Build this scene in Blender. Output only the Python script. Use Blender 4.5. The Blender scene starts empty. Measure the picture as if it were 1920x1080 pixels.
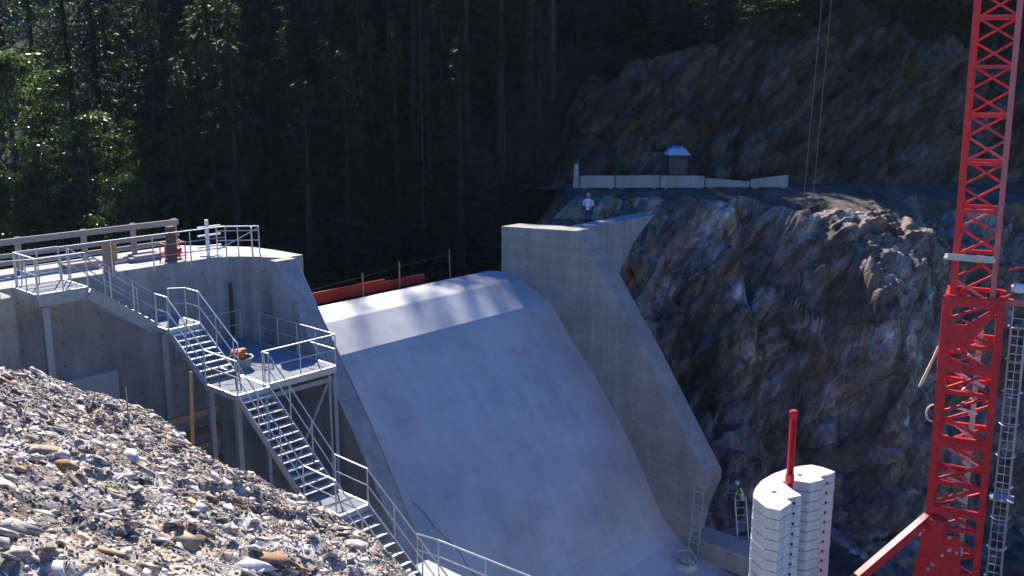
import bpy, math, random
import numpy as np
from mathutils import Vector, Matrix
R = math.radians
random.seed(7)
rng = np.random.default_rng(11)
S = bpy.context.scene
COL = S.collection

# ------------------------------------------------------------------ camera
PITCH = math.atan(410 / 1870.0)
CP, SP = math.cos(PITCH), math.sin(PITCH)
FP = 1870.0
cam = bpy.data.cameras.new('camera')
camo = bpy.data.objects.new('camera', cam)
COL.objects.link(camo)
camo.rotation_euler = (math.pi / 2 - PITCH, 0, 0)
cam.sensor_width = 36
cam.lens = 36 * FP / 1920
cam.clip_end = 3000
S.camera = camo

# ------------------------------------------------------------------ survey helpers
TH = R(42.3)
AX = (math.sin(TH), math.cos(TH))          # along the dam crest, to the right bank
DX = (math.cos(TH), -math.sin(TH))         # downstream
ORG = (-.51, 46.7)

def ray(px, py):
    x = (px - 960) / FP
    y = (540 - py) / FP
    return (x, CP + y * SP, -SP + y * CP)

def onz(px, py, z):
    r = ray(px, py); t = z / r[2]
    return (r[0] * t, r[1] * t, z)

def onY(px, py, Y):
    r = ray(px, py); t = Y / r[1]
    return (r[0] * t, Y, r[2] * t)

def W(u, v, z):
    return (ORG[0] + u * AX[0] + v * DX[0], ORG[1] + u * AX[1] + v * DX[1], z)

def UV(P):
    x, y = P[0] - ORG[0], P[1] - ORG[1]
    return x * AX[0] + y * AX[1], x * DX[0] + y * DX[1]

# sun: tangent components in the dam frame
SUNV = Vector((-1.18 * DX[0] + .70 * AX[0], -1.18 * DX[1] + .70 * AX[1], 1.0)).normalized()

SUNH = SUNV.y / math.hypot(SUNV.x, SUNV.y)
SUNT = SUNV.z / math.hypot(SUNV.x, SUNV.y)

# ------------------------------------------------------------------ numpy noise
def _h(i, j, k, s):
    i = i.astype(np.int64); j = j.astype(np.int64); k = k.astype(np.int64)
    n = (i * 374761393 + j * 668265263 + k * 2147483647 + s * 1274126177) & 0xFFFFFFFF
    n = ((n ^ (n >> 13)) * 1274126177) & 0xFFFFFFFF
    n = ((n ^ (n >> 16)) * 2246822519) & 0xFFFFFFFF
    n = n ^ (n >> 15)
    return (n & 0xFFFFFF) / float(0xFFFFFF)

def vnoise(P, s=0):
    f = np.floor(P); t = P - f
    t = t * t * t * (t * (t * 6 - 15) + 10)
    i, j, k = f[:, 0], f[:, 1], f[:, 2]
    r = 0
    for a in (0, 1):
        wa = t[:, 0] if a else 1 - t[:, 0]
        for b in (0, 1):
            wb = t[:, 1] if b else 1 - t[:, 1]
            for c in (0, 1):
                wc = t[:, 2] if c else 1 - t[:, 2]
                r = r + wa * wb * wc * _h(i + a, j + b, k + c, s)
    return r * 2 - 1

def fbm(P, o=4, s=0, g=.5):
    r = 0; a = 1; q = np.array(P, float)
    for n in range(o):
        r = r + a * vnoise(q, s + n)
        q = q * 2.03 + 7.1; a *= g
    return r

def voro(P, s=0):
    f = np.floor(P)
    best = np.full(len(P), 1e9); sec = np.full(len(P), 1e9)
    cell = np.zeros((len(P), 3)); off = np.zeros((len(P), 3))
    for a in (-1, 0, 1):
        for b in (-1, 0, 1):
            for c in (-1, 0, 1):
                q = f + np.array([a, b, c])
                jit = np.stack([_h(q[:, 0], q[:, 1], q[:, 2], s + m) for m in (1, 2, 3)], 1)
                dlt = P - (q + .1 + .8 * jit)
                d2 = (dlt ** 2).sum(1)
                m = d2 < best
                sec = np.where(m, best, np.minimum(sec, d2))
                best = np.where(m, d2, best)
                cell[m] = q[m]; off[m] = dlt[m]
    rnd = np.stack([_h(cell[:, 0], cell[:, 1], cell[:, 2], s + 10 + m) for m in range(4)], 1)
    return np.sqrt(best), np.sqrt(sec), rnd, off

# ------------------------------------------------------------------ mesh builder
class MB:
    def __init__(self):
        self.v = []; self.f = []
    def add(self, vs, fs):
        n = len(self.v)
        self.v += [tuple(x) for x in vs]
        self.f += [tuple(i + n for i in q) for q in fs]
        return self
    def hexa(self, b, t):
        return self.add(list(b) + list(t), [(3, 2, 1, 0), (4, 5, 6, 7), (0, 1, 5, 4), (1, 2, 6, 5), (2, 3, 7, 6), (3, 0, 4, 7)])
    def box(self, c, s, ax=None):
        ex, ey, ez = ax or ((1, 0, 0), (0, 1, 0), (0, 0, 1))
        c, ex, ey, ez = Vector(c), Vector(ex), Vector(ey), Vector(ez)
        p = [c + ex * (i * s[0] / 2) + ey * (j * s[1] / 2) + ez * (k * s[2] / 2)
             for k in (-1, 1) for i, j in ((-1, -1), (1, -1), (1, 1), (-1, 1))]
        return self.hexa(p[:4], p[4:])
    def dam(self, u0, u1, v0, v1, z0, z1):
        b = [W(u0, v0, z0), W(u0, v1, z0), W(u1, v1, z0), W(u1, v0, z0)]
        t = [W(u0, v0, z1), W(u0, v1, z1), W(u1, v1, z1), W(u1, v0, z1)]
        return self.hexa(b, t)
    def beam(self, p, q, w, h, up=(0, 0, 1)):
        p, q = Vector(p), Vector(q)
        d = (q - p); L = d.length
        if L < 1e-6: return self
        d /= L; up = Vector(up)
        if abs(d.dot(up)) > .98: up = Vector((AX[0], AX[1], 0))
        s = d.cross(up).normalized(); n = s.cross(d)
        return self.box((p + q) / 2, (L, w, h), (d, s, n))
    def tube(self, pts, r, n=6, cap=True):
        pts = [Vector(p) for p in pts]
        rs = r if isinstance(r, (list, tuple)) else [r] * len(pts)
        base = len(self.v)
        ref = None
        for i, p in enumerate(pts):
            d = (pts[min(i + 1, len(pts) - 1)] - pts[max(i - 1, 0)]).normalized()
            if ref is None:
                ref = Vector((0, 0, 1)) if abs(d.z) < .9 else Vector((1, 0, 0))
            x = d.cross(ref).normalized(); y = d.cross(x)
            ref = -y if abs(d.dot(y)) < .9 else ref
            for k in range(n):
                a = 2 * math.pi * k / n
                self.v.append(tuple(p + (x * math.cos(a) + y * math.sin(a)) * rs[i]))
        for i in range(len(pts) - 1):
            for k in range(n):
                a, b = base + i * n + k, base + i * n + (k + 1) % n
                self.f.append((a, b, b + n, a + n))
        if cap:
            self.f.append(tuple(base + k for k in range(n - 1, -1, -1)))
            self.f.append(tuple(base + (len(pts) - 1) * n + k for k in range(n)))
        return self
    def prism(self, bot, top):
        n = len(bot)
        fs = [tuple(range(n - 1, -1, -1)), tuple(range(n, 2 * n))]
        fs += [(i, (i + 1) % n, n + (i + 1) % n, n + i) for i in range(n)]
        return self.add(list(bot) + list(top), fs)
    def lathe(self, prof, c, n=16):
        base = len(self.v)
        for r, z in prof:
            for k in range(n):
                a = 2 * math.pi * k / n
                self.v.append((c[0] + r * math.cos(a), c[1] + r * math.sin(a), c[2] + z))
        for i in range(len(prof) - 1):
            for k in range(n):
                a, b = base + i * n + k, base + i * n + (k + 1) % n
                self.f.append((a, b, b + n, a + n))
        self.f.append(tuple(base + k for k in range(n - 1, -1, -1)))
        self.f.append(tuple(base + (len(prof) - 1) * n + k for k in range(n)))
        return self
    def build(self, name, mat, parent=None, smooth=False, bevel=0, recalc=True):
        o0 = parent_origin(parent)
        me = bpy.data.meshes.new(name)
        me.from_pydata([(x[0] - o0[0], x[1] - o0[1], x[2] - o0[2]) for x in self.v], [], self.f)
        if recalc:
            import bmesh
            bm = bmesh.new(); bm.from_mesh(me)
            bmesh.ops.recalc_face_normals(bm, faces=bm.faces)
            bm.to_mesh(me); bm.free()
        return link(name, me, mat, parent, smooth, bevel)

ORIG = {}
def parent_origin(p):
    return ORIG.get(p.name, (0, 0, 0)) if p is not None else (0, 0, 0)

def link(name, me, mat, parent=None, smooth=False, bevel=0):
    o = bpy.data.objects.new(name, me)
    COL.objects.link(o)
    if mat: me.materials.append(mat)
    if smooth:
        me.polygons.foreach_set('use_smooth', [True] * len(me.polygons))
    if parent is not None:
        o.parent = parent
        ORIG[o.name] = ORIG.get(parent.name, (0, 0, 0))
    if bevel:
        m = o.modifiers.new('bevel', 'BEVEL'); m.width = bevel; m.segments = 2; m.limit_method = 'ANGLE'
    return o

def tag(o, label, cat, group=None):
    o['label'] = label; o['category'] = cat
    if group: o['group'] = group
    return o

def thing(name, loc, label, cat, group=None):
    o = bpy.data.objects.new(name, None)
    COL.objects.link(o); o.location = loc
    o.empty_display_size = .2
    ORIG[o.name] = tuple(loc)
    return tag(o, label, cat, group)

def struct(o, kind='structure'):
    o['kind'] = kind
    return o

def np_mesh(name, V, F, mat, parent=None, smooth=False, tint=None):
    me = bpy.data.meshes.new(name)
    V = np.asarray(V, np.float32); F = np.asarray(F, np.int32)
    k = F.shape[1]
    me.vertices.add(len(V)); me.vertices.foreach_set('co', V.ravel())
    me.loops.add(F.size); me.loops.foreach_set('vertex_index', F.ravel())
    me.polygons.add(len(F))
    me.polygons.foreach_set('loop_start', np.arange(0, F.size, k, dtype=np.int32))
    try:
        me.polygons.foreach_set('loop_total', np.full(len(F), k, np.int32))
    except Exception:
        pass
    me.update(calc_edges=True); me.validate()
    if tint is not None:
        at = me.attributes.new('tint', 'FLOAT_COLOR', 'POINT')
        at.data.foreach_set('color', np.asarray(tint, np.float32).ravel())
    return link(name, me, mat, parent, smooth)

def grid_faces(nx, ny):
    i, j = np.meshgrid(np.arange(nx - 1), np.arange(ny - 1), indexing='ij')
    a = (i * ny + j).ravel()
    return np.stack([a, a + ny, a + ny + 1, a + 1], 1)

# ------------------------------------------------------------------ materials
class N:
    def __init__(self, name):
        self.m = bpy.data.materials.new(name); self.m.use_nodes = True
        self.t = self.m.node_tree; self.t.nodes.clear()
        self.out = self.n('ShaderNodeOutputMaterial')
        self.tc = self.n('ShaderNodeTexCoord')
    def n(self, t, **k):
        x = self.t.nodes.new(t)
        for a, b in k.items(): setattr(x, a, b)
        return x
    def l(self, a, b): self.t.links.new(a, b)
    def noise(self, scale, detail=6, rough=.55, vec=None, dist=0):
        x = self.n('ShaderNodeTexNoise')
        x.inputs['Scale'].default_value = scale; x.inputs['Detail'].default_value = detail
        x.inputs['Roughness'].default_value = rough; x.inputs['Distortion'].default_value = dist
        self.l(vec or self.tc.outputs['Object'], x.inputs['Vector'])
        return x.outputs['Fac']
    def map(self, scale=(1, 1, 1), rot=(0, 0, 0)):
        x = self.n('ShaderNodeMapping')
        x.inputs['Scale'].default_value = scale; x.inputs['Rotation'].default_value = rot
        self.l(self.tc.outputs['Object'], x.inputs['Vector'])
        return x.outputs['Vector']
    def ramp(self, fac, stops):
        x = self.n('ShaderNodeValToRGB')
        e = x.color_ramp.elements
        while len(e) < len(stops): e.new(.5)
        for q, (p, c) in zip(e, stops):
            q.position = p; q.color = (*c, 1) if len(c) == 3 else c
        self.l(fac, x.inputs['Fac'])
        return x.outputs['Color']
    def mix(self, a, b, fac, mode='MIX'):
        x = self.n('ShaderNodeMix', data_type='RGBA', blend_type=mode)
        for s, v in ((6, a), (7, b), (0, fac)):
            if isinstance(v, (int, float)): x.inputs[s].default_value = v
            elif isinstance(v, tuple): x.inputs[s].default_value = (*v, 1)
            else: self.l(v, x.inputs[s])
        return x.outputs[2]
    def bump(self, h, strength=.3, dist=.02, prev=None):
        x = self.n('ShaderNodeBump')
        x.inputs['Strength'].default_value = strength; x.inputs['Distance'].default_value = dist
        self.l(h, x.inputs['Height'])
        if prev: self.l(prev, x.inputs['Normal'])
        return x.outputs['Normal']
    def bsdf(self, col, rough=.8, metal=0, normal=None, spec=.5):
        b = self.n('ShaderNodeBsdfPrincipled')
        for k, v in (('Base Color', col), ('Roughness', rough), ('Metallic', metal)):
            if isinstance(v, tuple): b.inputs[k].default_value = (*v, 1)
            elif isinstance(v, (int, float)): b.inputs[k].default_value = v
            else: self.l(v, b.inputs[k])
        b.inputs['Specular IOR Level'].default_value = spec
        if normal: self.l(normal, b.inputs['Normal'])
        self.l(b.outputs[0], self.out.inputs['Surface'])
        return self.m

def m3(c, k): return tuple(x * k for x in c)

def concrete(name, c, board=0.0, rough=.8, blotch=.25, streak=.2, panel=None):
    n = N(name)
    base = n.ramp(n.noise(.45, 9, .62), [(.3, m3(c, 1 - blotch)), (.7, m3(c, 1 + blotch * .6))])
    fine = n.ramp(n.noise(9, 6, .7), [(.3, (.82,) * 3), (.7, (1.1,) * 3)])
    col = n.mix(base, fine, 1.0, 'MULTIPLY')
    st = n.noise(1.0, 5, .6, n.map((2.2, 2.2, .16)))
    col = n.mix(col, n.ramp(st, [(.42, (1 - streak,) * 3), (.62, (1.0,) * 3)]), 1.0, 'MULTIPLY')
    nb = n.bump(n.noise(30, 5, .6), .25, .01)
    if board:
        sep = n.n('ShaderNodeSeparateXYZ'); n.l(n.tc.outputs['Object'], sep.inputs[0])
        def lines(scale, w):
            mm = n.n('ShaderNodeMath', operation='MULTIPLY'); n.l(sep.outputs['Z'], mm.inputs[0]); mm.inputs[1].default_value = scale
            fr = n.n('ShaderNodeMath', operation='FRACT'); n.l(mm.outputs[0], fr.inputs[0])
            return fr.outputs[0]
        fr = lines(1 / .19, .05)
        lcol = n.ramp(fr, [(0, (1 - board,) * 3), (.1, (1,) * 3)])
        fl = n.n('ShaderNodeMath', operation='FLOOR'); mm = n.n('ShaderNodeMath', operation='MULTIPLY')
        n.l(sep.outputs['Z'], mm.inputs[0]); mm.inputs[1].default_value = 1 / .19
        n.l(mm.outputs[0], fl.inputs[0])
        wn = n.n('ShaderNodeTexWhiteNoise', noise_dimensions='1D'); n.l(fl.outputs[0], wn.inputs['W'])
        pl = n.ramp(wn.outputs['Value'], [(0, (1 - board * .7,) * 3), (1, (1.0,) * 3)])
        col = n.mix(col, n.mix(lcol, pl, 1.0, 'MULTIPLY'), .8, 'MULTIPLY')
        fr2 = lines(1 / 1.52, .02)
        col = n.mix(col, n.ramp(fr2, [(0, (.72,) * 3), (.025, (1,) * 3)]), 1.0, 'MULTIPLY')
        nb = n.bump(fr, .12, .01, nb)
    if board:
        fr = n.map((1, 1, 1), (0, 0, -math.atan2(AX[1], AX[0])))
        ms = n.n('ShaderNodeMapping'); n.l(fr, ms.inputs['Vector']); ms.inputs['Scale'].default_value = (1 / 1.25, 1 / 1.25, 1 / .76)
        fc = n.n('ShaderNodeVectorMath', operation='FRACTION'); n.l(ms.outputs[0], fc.inputs[0])
        sb = n.n('ShaderNodeVectorMath', operation='SUBTRACT'); n.l(fc.outputs[0], sb.inputs[0]); sb.inputs[1].default_value = (.5, .5, .5)
        sp = n.n('ShaderNodeSeparateXYZ'); n.l(sb.outputs[0], sp.inputs[0])
        hy = []
        for ax_ in ('X', 'Y'):
            cb = n.n('ShaderNodeCombineXYZ'); n.l(sp.outputs[ax_], cb.inputs[0]); n.l(sp.outputs['Z'], cb.inputs[1])
            ln = n.n('ShaderNodeVectorMath', operation='LENGTH'); n.l(cb.outputs[0], ln.inputs[0])
            hy.append(ln.outputs['Value'])
        # only the axis that lies in the wall face varies along it; use the cross-crest one for raking walls
        ge = n.n('ShaderNodeNewGeometry')
        dt = n.n('ShaderNodeVectorMath', operation='DOT_PRODUCT'); n.l(ge.outputs['True Normal'], dt.inputs[0]); dt.inputs[1].default_value = (DX[0], DX[1], 0)
        ab_ = n.n('ShaderNodeMath', operation='ABSOLUTE'); n.l(dt.outputs['Value'], ab_.inputs[0])
        gt = n.n('ShaderNodeMath', operation='GREATER_THAN'); n.l(ab_.outputs[0], gt.inputs[0]); gt.inputs[1].default_value = .6
        sel = n.n('ShaderNodeMix', data_type='FLOAT'); n.l(gt.outputs[0], sel.inputs[0]); n.l(hy[1], sel.inputs[2]); n.l(hy[0], sel.inputs[3])
        d = n.ramp(sel.outputs[0], [(.03, (.45,) * 3), (.055, (1,) * 3)])
        gs = n.n('ShaderNodeSeparateXYZ'); n.l(ge.outputs['Normal'], gs.inputs[0])
        lt = n.n('ShaderNodeMath', operation='LESS_THAN'); n.l(gs.outputs['Z'], lt.inputs[0]); lt.inputs[1].default_value = .2
        col = n.mix(col, d, lt.outputs[0], 'MULTIPLY')
        rs = n.noise(1.0, 4, .6, n.map((3.1, 3.1, .1)))
        col = n.mix(col, (.20, .12, .06), n.ramp(rs, [(.64, (0, 0, 0)), (.76, (.4,) * 3)]))
    return n.bsdf(col, rough, 0, nb, .4)

def metal(name, c, rough=.45, met=.6, var=.15, spec=.5):
    n = N(name)
    col = n.ramp(n.noise(5, 6, .6), [(.3, m3(c, 1 - var)), (.7, m3(c, 1 + var * .5))])
    rg = n.ramp(n.noise(11, 4), [(.3, (rough - .08,) * 3), (.7, (rough + .12,) * 3)])
    return n.bsdf(col, rg, met, n.bump(n.noise(60, 2), .08, .004), spec)

def wood(name, c):
    n = N(name)
    g = n.noise(3, 8, .65, n.map((6, 6, 6)), 1.5)
    col = n.ramp(g, [(.3, m3(c, .55)), (.55, c), (.75, m3(c, 1.35))])
    return n.bsdf(col, .85, 0, n.bump(g, .3, .01), .3)

def rockmat(name, pal, stain, sc=1.0, bump=.7):
    n = N(name)
    rot = (.5, .75, .3)
    big = n.noise(.28 * sc, 8, .6)
    mp = n.n('ShaderNodeMapping'); mp.inputs['Scale'].default_value = (.45, .55, 1.35)
    n.l(n.map((1, 1, 1), (0, R(52), 0)), mp.inputs['Vector']); mp = mp.outputs['Vector']
    lay = n.noise(.8 * sc, 8, .6, mp, .5)
    col = n.ramp(lay, [(.28, pal[0]), (.45, pal[1]), (.58, pal[2]), (.75, pal[3])])
    col = n.mix(col, n.ramp(n.noise(.55 * sc, 6, .6, mp), [(.45, stain), (.9, m3(stain, 1.5))]),
                n.ramp(n.noise(.33 * sc, 7, .65), [(.44, (0, 0, 0)), (.64, (.8,) * 3)]))
    col = n.mix(col, n.ramp(n.noise(6 * sc, 8, .7), [(.3, (.65,) * 3), (.7, (1.25,) * 3)]), 1.0, 'MULTIPLY')
    b = None
    wv = n.n('ShaderNodeVectorMath', operation='ADD')
    nz = n.n('ShaderNodeTexNoise'); nz.inputs['Scale'].default_value = .7; nz.inputs['Detail'].default_value = 4
    n.l(mp, nz.inputs['Vector']); sv = n.n('ShaderNodeVectorMath', operation='SCALE'); sv.inputs['Scale'].default_value = .32
    n.l(nz.outputs['Color'], sv.inputs[0]); n.l(mp, wv.inputs[0]); n.l(sv.outputs[0], wv.inputs[1])
    for vs, amt, ds in ((.42 * sc, .40, .18), (1.3 * sc, .38, .08), (4.2 * sc, .24, .025)):
        vo = n.n('ShaderNodeTexVoronoi', feature='F1'); vo.inputs['Scale'].default_value = vs
        ve = n.n('ShaderNodeTexVoronoi', feature='DISTANCE_TO_EDGE'); ve.inputs['Scale'].default_value = vs
        for q in (vo, ve): n.l(wv.outputs[0], q.inputs['Vector'])
        sp = n.n('ShaderNodeSeparateXYZ'); n.l(vo.outputs['Color'], sp.inputs[0])
        col = n.mix(col, n.ramp(sp.outputs[0], [(0, (1 - amt * .9,) * 3), (.5, (1.05,) * 3), (1, (1 + amt * 1.1,) * 3)]), 1.0, 'MULTIPLY')
        if vs < 3 * sc: col = n.mix(col, n.ramp(ve.outputs['Distance'], [(0, (.5,) * 3), (.035, (1,) * 3)]), .8, 'MULTIPLY')
        b = n.bump(sp.outputs[1], bump, ds, b)
        if vs < 3 * sc: b = n.bump(n.ramp(ve.outputs['Distance'], [(0, (0,) * 3), (.06, (1,) * 3)]), bump * .6, ds * .5, b)
    b = n.bump(n.noise(8 * sc, 6, .65), bump * .5, .03, b)
    return n.bsdf(col, .85, 0, b, .35)

def leafmat(name, c, tr, k=.4, ro=.42, sp=.35):
    n = N(name)
    oi = n.n('ShaderNodeObjectInfo')
    v = n.ramp(n.noise(.9, 4, .6), [(.3, m3(c, .6)), (.7, m3(c, 1.4))])
    v = n.mix(v, n.ramp(oi.outputs['Random'], [(0, (.7, .75, .8)), (1, (1.25, 1.15, .9))]), 1.0, 'MULTIPLY')
    d = n.n('ShaderNodeBsdfPrincipled'); n.l(v, d.inputs['Base Color']); d.inputs['Roughness'].default_value = ro
    d.inputs['Specular IOR Level'].default_value = sp
    t = n.n('ShaderNodeBsdfTranslucent'); t.inputs['Color'].default_value = (*tr, 1)
    mx = n.n('ShaderNodeMixShader'); mx.inputs[0].default_value = k
    n.l(d.outputs[0], mx.inputs[1]); n.l(t.outputs[0], mx.inputs[2]); n.l(mx.outputs[0], n.out.inputs['Surface'])
    return n.m

def tintmat(name, rough=.85):
    n = N(name)
    at = n.n('ShaderNodeAttribute', attribute_name='tint')
    col = n.mix(at.outputs['Color'], n.ramp(n.noise(14, 7, .7), [(.3, (.55,) * 3), (.7, (1.3,) * 3)]), 1.0, 'MULTIPLY')
    return n.bsdf(col, rough, 0, n.bump(n.noise(22, 6, .7), .5, .02), .3)

M = {}
def chute_mat(c):
    n = N('chute_concrete')
    fr = n.map((1, 1, 1), (0, 0, -math.atan2(AX[1], AX[0])))
    def m2(sc):
        x = n.n('ShaderNodeMapping'); x.inputs['Scale'].default_value = sc
        n.l(fr, x.inputs['Vector']); return x.outputs['Vector']
    col = n.ramp(n.noise(.42, 9, .62), [(.3, m3(c, .78)), (.52, c), (.72, m3(c, 1.14))])
    col = n.mix(col, n.ramp(n.noise(1.0, 7, .65, m2((2.4, .16, .16))), [(.36, (.94,) * 3), (.60, (1.02,) * 3)]), 1.0, 'MULTIPLY')
    col = n.mix(col, n.ramp(n.noise(2.2, 8, .7), [(.30, (.84,) * 3), (.42, (1,) * 3), (.7, (1.06,) * 3)]), 1.0, 'MULTIPLY')
    sep = n.n('ShaderNodeSeparateXYZ'); n.l(fr, sep.inputs[0])
    def joint(axis, step, w, dark):
        a = n.n('ShaderNodeMath', operation='MULTIPLY'); n.l(sep.outputs[axis], a.inputs[0]); a.inputs[1].default_value = 1 / step
        b = n.n('ShaderNodeMath', operation='FRACT'); n.l(a.outputs[0], b.inputs[0])
        return n.ramp(b.outputs[0], [(0, (dark,) * 3), (w, (1,) * 3)])
    for j in (joint('X', 4.6, .006, .8), joint('Z', 2.05, .014, .8)):
        col = n.mix(col, j, 1.0, 'MULTIPLY')
    nb = n.bump(n.noise(1.4, 5, .6), .15, .05)
    nb = n.bump(n.noise(30, 5, .6), .2, .008, nb)
    rg = n.ramp(n.noise(.8, 5), [(.3, (.48,) * 3), (.7, (.7,) * 3)])
    return n.bsdf(col, rg, 0, nb, .4)
M['chute'] = chute_mat((.45, .45, .445))
M['wall'] = concrete('wall_concrete', (.37, .345, .30), .2, .85, .25, .16)
M['abut'] = concrete('abutment_concrete', (.40, .39, .375), .12, .8, .28, .24)
M['slab'] = concrete('slab_concrete', (.50, .49, .47), 0, .85, .15, .05)
M['precast'] = concrete('precast_concrete', (.86, .81, .72), 0, .8, .10, .14)
M['barrier'] = concrete('barrier_concrete', (.38, .36, .34), 0, .85, .2, .2)
M['galv'] = metal('galvanised_steel', (.50, .52, .54), .42, .55)
M['grate'] = metal('grating_steel', (.52, .55, .57), .55, .35)
M['deck'] = metal('deck_grating', (.25, .26, .27), .85, 0, .3, .15)
M['frame'] = metal('frame_steel', (.30, .33, .36), .5, .5)
M['dark'] = metal('dark_steel', (.06, .06, .065), .55, .3)
M['alu'] = metal('ladder_aluminium', (.55, .56, .58), .4, .7)
M['red'] = metal('red_paint', (.68, .018, .028), .42, 0, .35)
M['redpale'] = metal('worn_and_sunlit_red', (.52, .16, .15), .5, 0, .2)  # faded red, also used as the painted sunlight on crane bars
M['white'] = metal('white_paint', (.75, .75, .73), .5, 0, .1)
M['hoist'] = metal('hoist_rope_steel', (.16, .14, .12), .7, .1)
M['rope'] = metal('rope_steel', (.12, .12, .125), .6, .3)
M['cream'] = metal('cream_paint', (.68, .62, .45), .5, 0, .2)
M['timber'] = wood('timber', (.34, .23, .14))
M['timberdark'] = wood('timber_dark', (.13, .085, .055))
M['timbergrey'] = wood('timber_weathered', (.38, .31, .27))
M['timberyellow'] = wood('timber_yellow', (.42, .32, .08))
M['redboard'] = wood('red_board', (.40, .032, .018))
M['rock'] = rockmat('rock', [(.075, .06, .048), (.16, .13, .105), (.25, .21, .178), (.52, .47, .41)], (.16, .095, .05))
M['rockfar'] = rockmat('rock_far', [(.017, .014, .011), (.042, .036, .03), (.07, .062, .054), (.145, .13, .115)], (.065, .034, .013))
M['mound'] = rockmat('mound_soil', [(.15, .13, .105), (.30, .265, .225), (.42, .38, .335), (.56, .52, .47)], (.28, .17, .085), 2.2, .8)
M['soil'] = rockmat('soil', [(.03, .026, .022), (.06, .05, .042), (.085, .072, .06), (.12, .105, .09)], (.08, .05, .028), 1.2, .5)
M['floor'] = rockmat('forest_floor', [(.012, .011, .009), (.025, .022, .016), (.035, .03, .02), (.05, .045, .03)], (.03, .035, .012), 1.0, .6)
M['stone'] = tintmat('stone')
M['bark'] = wood('bark', (.032, .025, .02))
M['barkgrey'] = wood('bark_grey', (.06, .052, .045))
M['needle'] = leafmat('needles', (.024, .040, .018), (.06, .11, .03), .3, .6, .2)
M['leaf'] = leafmat('leaves', (.035, .058, .022), (.12, .19, .05), .42, .36, .5)
M['skin'] = metal('skin', (.45, .27, .19), .6, 0, .05)
M['shirtwhite'] = metal('white_shirt', (.66, .66, .68), .9, 0, .06)
M['hivis'] = metal('hivis_vest', (.50, .78, .22), .8, 0, .06)
M['trouser'] = metal('dark_trousers', (.03, .035, .05), .9, 0, .1)
M['tarp'] = metal('pale_tarp', (.40, .46, .52), .95, 0, .12)
M['tarpblue'] = metal('blue_tarp', (.05, .16, .50), .6, 0, .12)
M['hutgreen'] = metal('dark_green_paint', (.02, .035, .035), .6, 0, .1)
M['orange'] = metal('orange_plastic', (.80, .13, .02), .5, 0, .2)
M['bag'] = metal('pale_bag', (.50, .49, .46), .9, 0, .25)

# ------------------------------------------------------------------ ground, hill, rock
def plane_sheet(name, x0, x1, y0, y1, z, mat):
    mb = MB(); mb.add([(x0, y0, z), (x1, y0, z), (x1, y1, z), (x0, y1, z)], [(0, 1, 2, 3)])
    return struct(mb.build(name, mat))
plane_sheet('ground', -900, 900, -600, 1500, -21.0, M['soil'])

def sstep(a, b, x):
    t = np.clip((x - a) / (b - a), 0, 1)
    return t * t * (3 - 2 * t)

def hill_z(x, y):
    x = np.asarray(x, float); y = np.asarray(y, float)
    foot = 57 + 5 * sstep(-2, 6, x) + 9 * sstep(2, 14, x) - 3 * sstep(-14, -40, x)
    z0 = -15.5 + 8.0 * sstep(-2, 8, x) * sstep(64, 69, y) - 6.5 * sstep(-3, 1, x) * (1 - sstep(60, 65, y))
    s = np.clip(y - foot, 0, None)
    P = np.stack([x / 9, y / 9, x * 0], 1) if x.ndim else np.array([[x / 9, y / 9, 0]])
    n = fbm(P, 4, 3).reshape(x.shape) if x.ndim else float(fbm(P, 4, 3)[0])
    k = .78 - .24 * sstep(-14, -24, x)
    rise = np.where(s < 49, k * s, k * 49 - .15 * (s - 49))
    ex = 13 * sstep(86, 104, y) * sstep(-37, -33, x) * (1 - .75 * sstep(-5, -2, x) * (1 - sstep(10, 14, x)))
    return z0 + rise + ex + n * 1.4 * sstep(0, 8, s) + 4.0 * sstep(14, 22, x) * sstep(0, 6, s) * sstep(66, 70, y)

nx, ny = 220, 150
gx, gy = np.meshgrid(np.linspace(-150, 150, nx), np.linspace(47, 190, ny), indexing='ij')
gz = hill_z(gx.ravel(), gy.ravel())
V = np.stack([gx.ravel(), gy.ravel(), gz], 1)
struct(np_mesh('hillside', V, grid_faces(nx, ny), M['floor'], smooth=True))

def strata(P, k=1.0, s=0):
    """angular blocky displacement with bedding that dips to the lower left"""
    c, n = math.cos(R(52)), math.sin(R(52))
    q = np.stack([P[:, 0] * c + P[:, 2] * n, P[:, 1], -P[:, 0] * n + P[:, 2] * c], 1)
    q = q + .22 * np.stack([vnoise(P * .5, 5), vnoise(P * .5, 6), vnoise(P * .5, 7)], 1)
    out = 0
    for sc, amp, sd in ((np.array([.17, .26, .33]), 1.05, 1), (np.array([.5, .6, 1.0]), .68, 2), (np.array([1.5, 1.6, 3.0]), .27, 3)):
        F1, F2, rnd, off = voro(q * sc, s + sd * 31)
        out = out + amp * ((rnd[:, 0] - .5) + ((rnd[:, 1:4] - .5) * off).sum(1) * 2.2 - .10 * np.exp(-((F2 - F1) / .05) ** 2))
    return k * (out + .10 * fbm(P * .9, 4, s + 9))

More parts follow.
